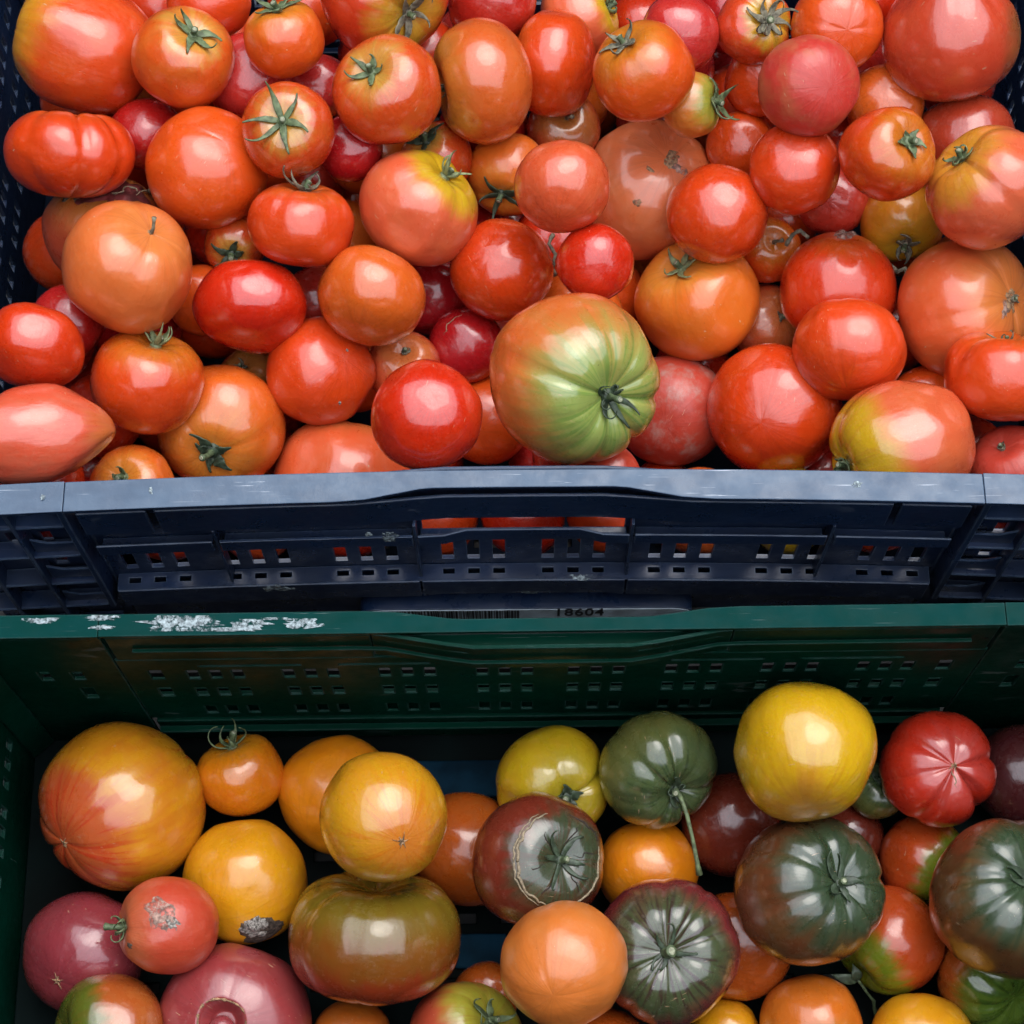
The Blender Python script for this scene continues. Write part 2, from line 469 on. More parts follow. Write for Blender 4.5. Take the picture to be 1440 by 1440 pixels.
    skin('greenside', (0.58, 0.070, 0.012), (0.17, 0.22, 0.012), 0.28, 0.62, rough=0.25)
    skin('pinkyellow', (0.48, 0.055, 0.030), (0.36, 0.32, 0.03), 0.40, 0.85, rough=0.26)
    skin('yelend', (0.84, 0.075, 0.012), (0.74, 0.34, 0.02), 0.30, 0.95, alt=(0.84, 0.15, 0.02), wobble=0.6)
    skin('heart', (0.84, 0.155, 0.050), (0.70, 0.42, 0.015), 0.22, 0.60, alt=(0.84, 0.21, 0.05), wobble=0.3)
    skin('salmonyel', (0.84, 0.140, 0.055), (0.80, 0.34, 0.03), 0.45, 0.95, alt=(0.84, 0.20, 0.07))
    skin('goldorange', (0.76, 0.26, 0.016), (0.66, 0.34, 0.02), 0.4, 1.0, alt=(0.78, 0.18, 0.012))
    skin('warmyellow', (0.76, 0.36, 0.012), (0.66, 0.34, 0.012), 0.4, 1.0, alt=(0.78, 0.27, 0.01), streak=0.7, streakcol=(0.74, 0.20, 0.01), blossom=(0.78, 0.26, 0.03), b0=-0.7)
    skin('brownorange', (0.80, 0.135, 0.020), (0.66, 0.24, 0.03), 0.1, 0.9, alt=(0.78, 0.19, 0.03), rough=0.28)
    skin('palepeach', (0.86, 0.20, 0.065), (0.84, 0.28, 0.08), 0.4, 1.0, alt=(0.84, 0.27, 0.11), altamt=.6, rough=0.3)
    skin('greenribs', (0.46, 0.10, 0.014), (0.10, 0.17, 0.020), 0.0, 0.5, streak=0.7, streakcol=(0.035, 0.09, 0.012), rough=0.25)
    skin('ribred', (0.643, 0.025, 0.012), (0.52, 0.05, 0.012), 0.3, 1.0, blossom=(0.56, 0.05, 0.04), rough=0.24)
    skin('darkplum', (0.11, 0.020, 0.022), (0.09, 0.03, 0.02), 0.3, 1.0, rough=0.26)
    skin('amber', (0.702, 0.160, 0.015), (0.52, 0.19, 0.015), 0.3, 1.0, alt=(0.50, 0.13, 0.012))
    skin('peach', (0.772, 0.194, 0.035), (0.62, 0.22, 0.03), 0.4, 1.0, alt=(0.66, 0.22, 0.05), rough=0.3, coat=0.4)
build_skins()

M_leaf = simple_mat('calyx_green', (0.105, 0.140, 0.065), 0.55, 0.45, 300, 0.5)
M_leafpale = simple_mat('calyx_pale_green', (0.19, 0.23, 0.11), 0.55, 0.4, 300, 0.5)
M_leafdry = simple_mat('calyx_dried', (0.15, 0.14, 0.095), 0.7, 0.6, 300, 0.6)
M_leafdark = simple_mat('calyx_dark_green', (0.035, 0.055, 0.030), 0.5, 0.4, 300, 0.5)
M_stem = simple_mat('stem_green', (0.07, 0.10, 0.045), 0.6, 0.4, 400, 0.5)
M_cut = simple_mat('stem_cut_end', (0.28, 0.30, 0.2), 0.7, 0.3, 900, 0.3)
M_scar = simple_mat('cork_scar', (0.28, 0.17, 0.09), 0.8, 0.6, 500, 1.0, alpha=(420, 0.30, 0.55))
M_grey = simple_mat('grey_scar', (0.30, 0.19, 0.15), 0.7, 0.6, 350, 1.0, alpha=(260, 0.36, 0.60))
M_rot = simple_mat('dried_rot', (0.06, 0.042, 0.03), 0.85, 0.7, 500, 1.0)
M_mould = simple_mat('pale_mould', (0.28, 0.26, 0.23), 0.9, 0.6, 700, 1.0, alpha=(420, 0.34, 0.56))
M_dark = simple_mat('dark_puncture', (0.02, 0.012, 0.008), 0.8)
M_crackpale = simple_mat('crack_edge', (0.24, 0.19, 0.12), 0.6, 0.4, 500, 0.8)
M_husk = simple_mat('shrivelled_skin', (0.11, 0.02, 0.02), 0.45, 0.6, 120, 1.0)

M_navy = plastic('navy_plastic', (0.008, 0.020, 0.056), (0.022, 0.036, 0.062), (-0.004, (0.062, 0.108, 0.172)), spec=0.4, wear=0.9)
M_green = plastic('green_plastic', (0.0004, 0.022, 0.013), (0.001, 0.024, 0.015), (-0.004, (0.0003, 0.036, 0.034)), rough=0.34, wear=0.25, spec=0.03, edge_glint=0.7)
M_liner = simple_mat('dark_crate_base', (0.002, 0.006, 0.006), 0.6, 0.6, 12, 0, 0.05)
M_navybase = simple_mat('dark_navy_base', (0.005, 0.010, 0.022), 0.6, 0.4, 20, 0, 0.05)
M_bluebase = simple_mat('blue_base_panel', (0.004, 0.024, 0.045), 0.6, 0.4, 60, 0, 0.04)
M_paint = simple_mat('white_residue', (0.27, 0.33, 0.35), 0.8, 0.5, 500, 1.0, alpha=(230, 0.40, 0.56))
M_sticker = simple_mat('label_film', (0.58, 0.68, 0.76), 0.35, 0.25, 90)
M_ink = simple_mat('label_ink', (0.008, 0.009, 0.012), 0.5, 0.1)
M_ground = simple_mat('asphalt', (0.05, 0.05, 0.05), 0.9, 0.3, 30, 0.5)
M_canvas = simple_mat('surround_canvas', (0.03, 0.028, 0.03), 0.9, 0.1, 20)

# ------------------------------------------------------------------ setting
GZ = -0.200                                 # what the crates stand on
bm = bmesh.new(); add_box(bm, -40, 40, -40, 40, GZ - 0.25, GZ - 0.004)
tag(obj('ground', bm, M_ground), kind='structure')
# market awning over the stall, added to shape highlights through its square sky opening
AW = 2.15
ax0, ax1, ay0, ay1 = -1.45, 2.75, -1.80, 2.30
bm = bmesh.new()
for q in ((-7, 7, ay1, 7), (-7, 7, -7, ay0), (-7, ax0, ay0, ay1), (ax1, 7, ay0, ay1)):
    add_box(bm, q[0], q[1], q[2], q[3], AW, AW + 0.01)
tag(obj('unseen_awning', bm, M_canvas), kind='structure')
# added dark walls, unseen, blocking horizon light below the awning
bm = bmesh.new()
for q in ((-7.2, 7.2, 7.001, 7.2), (-7.2, 7.2, -7.2, -7.001), (-7.2, -7.001, -7, 7), (7.001, 7.2, -7, 7)):
    add_box(bm, q[0], q[1], q[2], q[3], GZ - 0.003, AW + 0.2)
tag(obj('added_horizon_wall', bm, M_canvas), kind='structure')

# ------------------------------------------------------------------ crates
HW, DEP, HT = 0.310, 0.400, 0.196

def crate(name, label, mat, loc, yaw, base_mat, style, bow=0.0):
    """folding slatted crate; local z = 0 is the rim, y = 0 the inner face of the wall shown in the photo.
    style 'front': crate body lies towards +y; 'back': towards -y."""
    root = empty(name, loc)
    root.rotation_euler.z = yaw
    tag(root, label, 'crate')
    s = 1 if style == 'front' else -1
    hw = HW
    n_out = 0.016

    def long_wall(pname, y_in, sg, slots):
        """sg: +1 if outward is -y (front), -1 if outward is +y"""
        fo = 0.75 if style == 'back' else 1.0
        Y = lambda n: y_in - sg * (n * fo if n > 0.003 else n)
        def ax_(u, w, n): return (u, Y(n), w)
        # wall panel with openings
        bm = bmesh.new()
        grid_panel(bm, -0.228, 0.228, -0.150, -0.040, 0.0, 0.0025 if style == 'front' else 0.0016, slots, ax_)
        bmesh.ops.recalc_face_normals(bm, faces=bm.faces)
        wall = bevel(obj(pname, bm, mat, root), 0.0004, 1)
        def sub(nm, bm, w=0.0006):
            bmesh.ops.recalc_face_normals(bm, faces=bm.faces)
            return bevel(obj(nm, bm, mat, wall), w)
        # rim plate: straight inner edge, outer edge notched in the middle
        xs = (-0.300, -0.2288, -0.095, -0.079, -0.052, -0.045, 0.045, 0.052, 0.079, 0.095, 0.2288, 0.300)
        ns = (n_out, n_out, n_out, n_out - 0.001, n_out - 0.006, n_out - 0.0065, n_out - 0.0065, n_out - 0.006, n_out - 0.001, n_out, n_out, n_out)
        bm = bmesh.new()
        for a, b_ in ((1, 10),):
            add_ribbon(bm, [(x, Y(0)) for x in xs[a:b_ + 1]], [(x, Y(n)) for x, n in zip(xs[a:b_ + 1], ns[a:b_ + 1])], -0.003, 0.0)
        sub('rim', bm, 0.0004)
        # grip bar below the rim (set inwards at the handle)
        BU = 0.008 if style == 'back' else 0.0035
        def shape(n0, n1, zz0, zz1, xr, bulge=BU):
            X = [x for x in (-0.2285, -0.19, -0.1, -0.085, -0.055, -0.040, 0.040, 0.055, 0.085, 0.1, 0.19, 0.2285) if xr[0] < x < xr[1]]
            X = [xr[0]] + X + [xr[1]]
            def bl(x):
                t = (0.088 - abs(x)) / 0.045
                t = max(0.0, min(1.0, t))
                return bulge * t
            add_ribbon(bm, [(x, Y(n0 - bl(x))) for x in X], [(x, Y(n1 - bl(x))) for x in X], zz0, zz1)
        for xr in ((-0.2265, -0.191), (-0.187, 0.187), (0.191, 0.2265)):
            bm = bmesh.new()
            shape(0.0095, 0.0115, -0.046, -0.0165, xr)
            sub('grip_bar', bm)
        # thin web between rim and wall
        for xr in ((-0.2265, -0.092), (0.092, 0.2265)):
            bm = bmesh.new()
            add_box(bm, xr[0], xr[1], min(Y(0.0), Y(0.0025)), max(Y(0.0), Y(0.0025)), -0.0398, -0.0032)
            sub('web', bm)
        bm = bmesh.new()
        shape(0.0, 0.0022, -0.036, -0.0032, (-0.0915, 0.0915))
        sub('handle_web', bm)
        # inner lip lines
        if style == 'back':
            bm = bmesh.new()
            shape(-0.0025, -0.0003, -0.021, -0.019, (-0.215, 0.215), 0.0085)
            sub('inner_lip', bm, 0.0004)
        bm = bmesh.new()
        xv = (-0.0915, -0.0885, -0.045, 0.045, 0.0885, 0.0915)
        add_ribbon(bm, [(x, Y(-BU * max(0, min(1, (0.088 - abs(x)) / 0.045)) - 0.0001)) for x in xv], [(x, Y(0.0024)) for x in xv], -0.0125, -0.0105)
        sub('handle_shelf', bm, 0.0004)
        # second ledge
        for x0, x1, nn in ((-0.225, -0.164, 0.012), (-0.160, -0.0585, 0.012), (0.0585, 0.160, 0.012), (0.164, 0.225, 0.012)):
            bm = bmesh.new()
            add_box(bm, x0, x1, *sorted((Y(nn - 0.0015), Y(nn))), -0.0745, -0.062)
            if style == 'front': add_box(bm, x0 + 0.001, x1 - 0.001, *sorted((Y(0.0026), Y(nn - 0.0016))), -0.0745, -0.0725)
            sub('ledge', bm)
        bm = bmesh.new()
        add_ribbon(bm, [(x, Y(n - 0.0015)) for x, n in ((-0.056, 0.012), (-0.042, 0.0115), (-0.030, 0.0085), (0.030, 0.0085), (0.042, 0.0115), (0.056, 0.012))],
                   [(x, Y(n)) for x, n in ((-0.056, 0.012), (-0.042, 0.0115), (-0.030, 0.0085), (0.030, 0.0085), (0.042, 0.0115), (0.056, 0.012))], -0.0745, -0.0625)
        if style == 'front': add_box(bm, -0.055, 0.055, *sorted((Y(0.0026), Y(0.0068))), -0.0745, -0.0725)
        sub('ledge', bm)
        # upright ribs
        for x in (-0.0572, 0.0572, -0.162, 0.162):
            bm = bmesh.new()
            add_box(bm, x - 0.0008, x + 0.0008, *sorted((Y(0.0026), Y(0.0105))), -0.1275, -0.050)
            sub('rib', bm, 0.0003)
        # bottom ledge with drain holes, front plate
        bm = bmesh.new()
        dh = [(c + k * 0.014 - 0.0032, c + k * 0.014 + 0.0032, 0.0055, 0.0085) for c in (-0.2025, -0.1465, -0.0867, -0.0276, 0.0276, 0.0867, 0.1465, 0.2025) for k in (-1, 0, 1)]
        grid_panel(bm, -0.226, 0.226, 0.0026, 0.0126, -0.1302, -0.1282, dh, lambda u, w, n: (u, Y(w), n))
        sub('bottom_ledge', bm, 0.0003)
        for x0, x1 in ((-0.225, -0.0575), (-0.0565, 0.0565), (0.0575, 0.225)):
            bm = bmesh.new()
            if abs(x0 + x1) < 0.01:
                poly = [(x0, -0.1490), (x0, -0.1250), (x1, -0.1250), (x1, -0.1490), (0.052, -0.1475), (0.036, -0.1430), (-0.036, -0.1430), (-0.052, -0.1475)]
                va = [bm.verts.new((p[0], Y(0.0128), p[1])) for p in poly]
                vb = [bm.verts.new((p[0], Y(0.0146), p[1])) for p in poly]
                bm.faces.new(va); bm.faces.new(list(reversed(vb)))
                for i in range(len(poly)):
                    j = (i + 1) % len(poly)
                    bm.faces.new((va[i], va[j], vb[j], vb[i]))
            else:
                add_box(bm, x0, x1, *sorted((Y(0.0128), Y(0.0146))), -0.1490, -0.1250)
            sub('front_plate', bm)
        bm = bmesh.new()
        add_box(bm, -0.226, 0.226, *sorted((Y(0.004), Y(0.0110))), -0.1560, -0.1505)
        sub('bottom_rail', bm)
        bm = bmesh.new()
        add_box(bm, -0.226, 0.226, *sorted((Y(0.0), Y(0.006))), -HT + 0.0005, -0.1575)
        sub('bottom_rail', bm)
        bm = bmesh.new()
        add_box(bm, -0.225, 0.225, *sorted((Y(-0.0008), Y(-0.0050))), -0.166, -0.163)
        sub('inner_rib', bm)
        return wall

    if style == 'front':
        slots = []
        for c in (-0.2025, -0.1465, -0.0867, -0.0276, 0.0276, 0.0867, 0.1465, 0.2025):
            for k in (-1, 0, 1):
                x = c + k * 0.0141
                if abs(x) < 0.222:
                    slots.append((x - 0.0034, x + 0.0034, -0.121, -0.092))
        for a, b_ in ((0.176, 0.217), (0.116, 0.156), (0.064, 0.110)):
            slots.append((a, b_, -0.086, -0.0765)); slots.append((-b_, -a, -0.086, -0.0765))
        slots.append((-0.054, 0.054, -0.086, -0.0402))
    else:
        slots = []
        for c in (-0.179, -0.128, -0.0765, -0.0245, 0.0245, 0.0765, 0.128, 0.179):
            for k in (-1, 0, 1):
                x = c + k * 0.0120
                for zc in (-0.0665, -0.0985, -0.1335):
                    slots.append((x - 0.0029, x + 0.0029, zc - 0.008, zc + 0.007))
        for x in (-0.2105, 0.2105):
            for zc in (-0.0665, -0.0985):
                slots.append((x - 0.0034, x + 0.0034, zc - 0.008, zc + 0.008))
        for a, b_ in ((0.132, 0.186), (0.064, 0.112)):
            slots.append((a, b_, -0.053, -0.0505)); slots.append((-b_, -a, -0.053, -0.0505))

    y_near = 0.0
    y_far = s * (DEP - 0.034)
    w1 = long_wall('long_wall', y_near, s, slots)
    w2 = long_wall('long_wall', y_far, -s, slots)
    ylo, yhi = min(y_near, y_far), max(y_near, y_far)

    # corner posts with waffle ribs, on the outside of both long walls
    for sx in (-1, 1):
        for yin, sg in ((y_near, s), (y_far, -s)):
            fo = 0.75 if style == 'back' else 1.0
            Y = lambda n: yin - sg * (n * fo if n > 0.003 else n)
            post_bm = bmesh.new()
            ch = [(0.2525, -0.0985, 0.0034, 0.010), (0.2700, -0.0665, 0.0030, 0.008), (0.2525, -0.0665, 0.003, 0.007)]
            hs = [(c[0] - c[2], c[0] + c[2], c[1] - c[3], c[1] + c[3]) for c in ch]
            grid_panel(post_bm, 0.2286, 0.3035, -HT, -0.0035, 0.0, 0.0025, hs, lambda u, w, n: (sx * u, Y(n), w))
            bmesh.ops.recalc_face_normals(post_bm, faces=post_bm.faces)
            post = bevel(obj('corner_post', post_bm, mat, root), 0.0004, 1)
            bm = bmesh.new()
            add_box(bm, *sorted((sx * 0.2290, sx * 0.3095)), *sorted((Y(-0.0003), Y(n_out))), -0.003, 0.0002)
            bmesh.ops.recalc_face_normals(bm, faces=bm.faces)
            bevel(obj('rim_corner', bm, mat, post), 0.0003)
            for zc, nn in ((-0.029, 0.013), (-0.071, 0.013), (-0.113, 0.013), (-0.149, 0.0135), (-0.190, 0.0135)):
                bm = bmesh.new()
                add_box(bm, *sorted((sx * 0.2345, sx * 0.3085)), *sorted((Y(0.0026), Y(nn))), zc - 0.001, zc + 0.001)
                bmesh.ops.recalc_face_normals(bm, faces=bm.faces)
                bevel(obj('shelf', bm, mat, post), 0.0004, 1)
            for xc in (0.2320, 0.2600, 0.2850, 0.3080):
                bm = bmesh.new()
                w = 0.0018 if xc < 0.24 else 0.0010
                add_box(bm, *sorted((sx * (xc - w), sx * (xc + w))), *sorted((Y(0.0027), Y(0.0142))), -0.192 if xc > 0.24 else -0.150, -0.0035)
                bmesh.ops.recalc_face_normals(bm, faces=bm.faces)
                bevel(obj('rib', bm, mat, post), 0.0004, 1)
            # slanting low fins between the shelves
            for z0 in (-0.058, -0.098, -0.139):
                bm = bmesh.new()
                pl = [(0.2345, z0), (0.2490, z0), (0.2580, z0 + 0.006), (0.2580, z0 - 0.012), (0.2345, z0 - 0.012)]
                va = [bm.verts.new((sx * p[0], Y(0.0085), p[1])) for p in pl]
                vb = [bm.verts.new((sx * p[0], Y(0.0100), p[1])) for p in pl]
                bm.faces.new(va); bm.faces.new(list(reversed(vb)))
                for i in range(5):
                    j = (i + 1) % 5
                    bm.faces.new((va[i], va[j], vb[j], vb[i]))
                bmesh.ops.recalc_face_normals(bm, faces=bm.faces)
                bevel(obj('fin', bm, mat, post), 0.0004, 1)
    # short walls
    for sx in (-1, 1):
        hs = []
        ny = 9
        for i in range(ny):
            yc = ylo + 0.03 + (yhi - ylo - 0.06) * i / (ny - 1)
            for k in (-1, 0, 1):
                for zc in (-0.045, -0.075, -0.105, -0.135):
                    hs.append((yc + k * 0.011 - 0.0024, yc + k * 0.011 + 0.0024, zc - 0.006, zc + 0.006))
        bm = bmesh.new()
        grid_panel(bm, ylo + 0.0004, yhi - 0.0004, -HT, -0.0035, 0.0, 0.0025, hs, lambda u, w, n: (sx * (0.3040 + n), u, w))
        bmesh.ops.recalc_face_normals(bm, faces=bm.faces)
        wl_ = bevel(obj('short_wall', bm, mat, root), 0.0004, 1)
        bm = bmesh.new()
        add_box(bm, *sorted((sx * 0.3038, sx * 0.3095)), ylo + 0.0006, yhi - 0.0006, -0.0032, 0.0)
        bmesh.ops.recalc_face_normals(bm, faces=bm.faces)
        bevel(obj('rim', bm, mat, wl_), 0.0008)
        for zc in (-0.030, -0.060, -0.150, -0.190):
            bm = bmesh.new()
            add_box(bm, *sorted((sx * 0.3067, sx * 0.3092)), ylo + 0.001, yhi - 0.001, zc - 0.001, zc + 0.001)
            bmesh.ops.recalc_face_normals(bm, faces=bm.faces)
            bevel(obj('ledge', bm, mat, wl_), 0.0004, 1)
        # inner corner chamfers
        for yy, dy in ((ylo, 1), (yhi, -1)):
            bm = bmesh.new()
            p = [(0.3036, yy + dy * 0.0008), (0.3036, yy + dy * 0.012), (0.3020, yy + dy * 0.012), (0.2920, yy + dy * 0.0024), (0.2920, yy + dy * 0.0008)]
            p = [(sx * a, b_) for a, b_ in p]
            add_prism(bm, p, -0.190, -0.0040)
            bmesh.ops.recalc_face_normals(bm, faces=bm.faces)
            bevel(obj('corner_web', bm, mat, wl_), 0.0005)
    # floor
    bm = bmesh.new()
    hs = []
    nx, nyy = 16, 9
    for i in range(nx):
        for j in range(nyy):
            xc = -0.27 + 0.54 * i / (nx - 1)
            yc = ylo + 0.035 + (yhi - ylo - 0.07) * j / (nyy - 1)
            hs.append((xc - 0.011, xc + 0.011, yc - 0.003, yc + 0.003))
    grid_panel(bm, -0.3035, 0.3035, ylo + 0.0005, yhi - 0.0005, -HT, -HT + 0.003, hs, lambda u, w, n: (u, w, n))
    bmesh.ops.recalc_face_normals(bm, faces=bm.faces)
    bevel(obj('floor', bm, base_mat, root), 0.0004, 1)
    if bow:
        # the loaded wall bends inwards in the middle
        todo = [w1] + list(w1.children)
        for o in root.children:
            if o.name.startswith('corner_post') and abs(o.data.vertices[0].co.y - y_near) < 0.1:
                todo += [o] + list(o.children)
        for o in todo:
            b_ = bmesh.new(); b_.from_mesh(o.data)
            for xx in [k * 0.04 for k in range(-7, 8)]:
                bmesh.ops.bisect_plane(b_, geom=b_.verts[:] + b_.edges[:] + b_.faces[:], plane_co=(xx + .0013, 0, 0), plane_no=(1, 0, 0), dist=1e-6)
            for v in b_.verts:
                v.co.y += -bow * (v.co.x / 0.25) ** 2 * s + bow * 0.2
            b_.to_mesh(o.data); b_.free()
    return root, w1

BLUE_LOC = Vector((0.006, 0.0719, 0.0367))
GREEN_LOC = Vector((0.0195, 0.0, 0.0))
BLUE_YAW = RAD(-0.25)
blue, blue_wall = crate('plastic_crate', 'navy blue slatted plastic crate heaped with red tomatoes behind the green crate', M_navy, BLUE_LOC, BLUE_YAW, M_navybase, 'front', 0.0055)
green, green_wall = crate('plastic_crate', 'dark green plastic crate in front holding yellow, orange, green and brown tomatoes', M_green, GREEN_LOC, RAD(0.0), M_liner, 'back')
# the blue crate stands on a low step
bm = bmesh.new(); add_box(bm, -0.6, 0.6, 0.030, 0.75, GZ - 0.003, BLUE_LOC.z - HT - 0.001)
tag(obj('display_step', bm, M_ground), kind='structure')
bpy.context.view_layer.update()

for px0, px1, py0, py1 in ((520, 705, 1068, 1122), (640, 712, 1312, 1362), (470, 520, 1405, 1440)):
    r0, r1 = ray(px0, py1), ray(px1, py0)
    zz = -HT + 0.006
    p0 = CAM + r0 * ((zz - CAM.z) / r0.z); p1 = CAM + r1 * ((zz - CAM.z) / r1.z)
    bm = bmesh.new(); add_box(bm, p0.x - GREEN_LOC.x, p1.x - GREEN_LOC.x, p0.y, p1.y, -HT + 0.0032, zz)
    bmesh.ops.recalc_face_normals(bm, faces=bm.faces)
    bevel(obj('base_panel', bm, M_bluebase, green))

# label on the lower edge of the blue crate's front
lw = blue_wall
bm = bmesh.new()
yl = -0.0165
pts = []
L0, L1, zt, zb = -0.094, 0.097, -0.1645, -0.1900
for a in range(0, 7):
    t = RAD(90 + a * 15); pts.append((L0 + 0.014 + 0.014 * math.cos(t), zt - 0.006 + 0.006 * math.sin(t)))
pts += [(L0, zb), (L1, zb)]
for a in range(0, 7):
    t = RAD(a * 15); pts.append((L1 - 0.014 + 0.014 * math.cos(t), zt - 0.006 + 0.006 * math.sin(t)))
def plate(bm, pts, y0, y1):
    va = [bm.verts.new((p[0], y0, p[1])) for p in pts]
    vb = [bm.verts.new((p[0], y1, p[1])) for p in pts]
    bm.faces.new(va); bm.faces.new(list(reversed(vb)))
    for i in range(len(pts)):
        j = (i + 1) % len(pts)
        bm.faces.new((va[i], va[j], vb[j], vb[i]))
    bmesh.ops.recalc_face_normals(bm, faces=bm.faces)
plate(bm, pts, yl, -0.0062)
holder = bevel(obj('label_holder', bm, M_navy, blue), 0.0006)
bm = bmesh.new()
plate(bm, [(p[0] * 0.985, zt - 0.0004 + (p[1] - zt) * 0.97) for p in pts], yl - 0.0005, yl - 0.0001)
lab = obj('barcode_label', bm, M_sticker, blue)
bm = bmesh.new()
x = -0.084
rb = random.Random(3)
while x < -0.0035:
    w = rb.choice((0.0004, 0.0004, 0.0008, 0.0012))
    add_box(bm, x, x + w, yl - 0.0008, yl - 0.0006, -0.180, -0.1655)
    x += w + rb.choice((0.0004, 0.0004, 0.0007, 0.0010))
obj('barcode', bm, M_ink, lab)
cu = bpy.data.curves.new('number', 'FONT')
cu.body = '18604'; cu.size = 0.0175; cu.extrude = 0.0001; cu.space_character = 1.12
cu.offset = 0.0003
to = bpy.data.objects.new('number', cu)
C.objects.link(to)
bpy.context.view_layer.update()
me = bpy.data.meshes.new_from_object(to)
bpy.data.objects.remove(to)
for v in me.vertices:
    v.co.x *= 0.60
num = link('printed_number', me, M_ink, lab)
me.materials.clear(); me.materials.append(M_ink)
num.location = (0.0175, yl - 0.0007, -0.1752)
num.rotation_euler = (RAD(90), 0, 0)

# ------------------------------------------------------------------ tomatoes
def dimple(t, w): return math.exp(-(t / w) ** 2)

class Shape:
    """outline of one tomato. theta 0 = stem, pi = blossom end"""
    def __init__(s, R, k, n=0, amp=0.0, dip=0.12, bdip=0.02, pear=0.0, point=0.0, seed=0, wob=0.02, crease=1.0, sq=0.0, blobe=0.0):
        s.blobe = blobe; s.crater = None
        s.R, s.k, s.n, s.amp, s.dip, s.bdip, s.pear, s.point, s.sq = R, k, n, amp, dip, bdip, pear, point, sq
        s.seed, s.wob, s.crease = seed, wob, crease
        rr = random.Random(seed)
        s.ph = [rr.uniform(0, 6.28) for _ in range(6)]
        s.flat = [Vector((rr.uniform(-1, 1), rr.uniform(-1, 1), rr.uniform(-.6, .6))).normalized() for _ in range(3)]
        s.fl = 0.93
        s.o = Vector((rr.uniform(0, 50), rr.uniform(0, 50), rr.uniform(0, 50)))
    def at(s, th, ph):
        st, ct = math.sin(th), math.cos(th)
        rho = st
        z = s.k * ct
        # flatter shoulders
        z *= 1 - s.sq * 0.12 * abs(ct) ** 3
        rho *= 1 + s.sq * 0.05 * math.sin(2 * th) ** 2
        if s.pear: rho *= 1 - s.pear * ct * 0.5
        if s.point: z -= s.point * max(0.0, -ct) ** 5 * 0.45; rho *= 1 - s.point * 0.35 * max(0, -ct) ** 2
        w = 0.36
        dp = s.dip * (1.0 + (0.6 if s.n else 0)) * dimple(th, w)
        z -= dp
        z += s.bdip * dimple(math.pi - th, 0.30)
        if s.n:
            q = ph * s.n / 2 + 0.45 * math.sin(ph + s.ph[0]) + 0.35 * math.sin(2 * ph + s.ph[1])
            c = abs(math.sin(q))
            groove = (1 - c) ** 2.2 * (0.75 + 0.5 * math.sin(ph * 1.5 + s.ph[2]))
            wt = (0.35 + 0.65 * max(0, ct) ** 0.7) if ct > 0 else 0.35 * (1 + ct * 0.9)
            if s.blobe and ct < 0: wt = max(wt, s.blobe * (0.3 + 0.7 * abs(ct) ** 0.7) * min(1.0, (math.pi - th) / 0.4) ** 0.7)
            wt *= min(1.0, th / 0.35) ** 0.7
            g = s.amp * groove * wt * s.crease
            rho *= 1 - g
            z *= 1 - g * 0.8
        P = Vector((rho * math.cos(ph), rho * math.sin(ph), z))
        w_ = s.wob
        nn = mnoise.noise(P * 1.1 + s.o) * w_ * 1.6 + mnoise.noise(P * 2.6 + s.o) * w_ * 0.35
        P *= 1 + nn
        if s.crater:
            cd, ca, dep = s.crater
            an = math.acos(max(-1, min(1, P.normalized().dot(cd))))
            if an < ca:
                q_ = 1 - an / ca
                P *= 1 - dep * min(1, q_ * 3.2) ** 0.8 + .10 * dep * max(0, 1 - abs(an / ca - .12) * 6)
        # flattened cheeks where it was pressed
        for q_ in s.flat:
            dd = P.dot(q_) - s.fl
            if dd > 0: P -= q_ * dd * 0.55
        return P * s.R

def tomato_mesh(sh, nm, seg=56, rings=36):
    verts, faces, attr = [], [], []
    ths = []
    for i in range(rings + 1):
        t = i / rings
        ths.append(math.pi * (t - 0.06 * math.sin(2 * math.pi * t)))
    verts.append(sh.at(0.0001, 0)); attr.append((0, 0, 1))
    for th in ths[1:-1]:
        for j in range(seg):
            ph = 2 * math.pi * j / seg
            verts.append(sh.at(th, ph))
            attr.append((math.sin(th) * math.cos(ph), math.sin(th) * math.sin(ph), math.cos(th)))
    verts.append(sh.at(math.pi - 0.0001, 0)); attr.append((0, 0, -1))
    last = len(verts) - 1
    for j in range(seg):
        faces.append((0, 1 + j, 1 + (j + 1) % seg))
        b = 1 + (rings - 2) * seg
        faces.append((last, b + (j + 1) % seg, b + j))
    for i in range(rings - 2):
        a, b = 1 + i * seg, 1 + (i + 1) * seg
        for j in range(seg):
            k = (j + 1) % seg
            faces.append((a + j, b + j, b + k, a + k))
    me = bpy.data.meshes.new(nm)
    me.from_pydata([tuple(v) for v in verts], [], faces)
    me.polygons.foreach_set('use_smooth', [True] * len(me.polygons))
    at = me.attributes.new('skin_pos', 'FLOAT_VECTOR', 'POINT')
    at.data.foreach_set('vector', [c for a in attr for c in a])
    return me

def local_dir_to_sphere(v):
    v = v.normalized()
    return math.acos(max(-1, min(1, v.z))), math.atan2(v.y, v.x)

def surf(sh, v, off=0.0):
    """surface point of the shape in (roughly) the local direction v, and its outward normal"""
    th, ph = local_dir_to_sphere(Vector((v.x, v.y, v.z / max(sh.k, 0.3))))
    p = sh.at(th, ph)
    e = 0.02
    t1 = sh.at(min(th + e, 3.14), ph) - sh.at(max(th - e, 0.0001), ph)
    t2 = sh.at(th, ph + e) - sh.at(th, ph - e)
    n = t1.cross(t2)
    n = n.normalized() if n.length > 1e-12 else v.normalized()
    if n.dot(p) < 0: n = -n
    return p + n * off, n

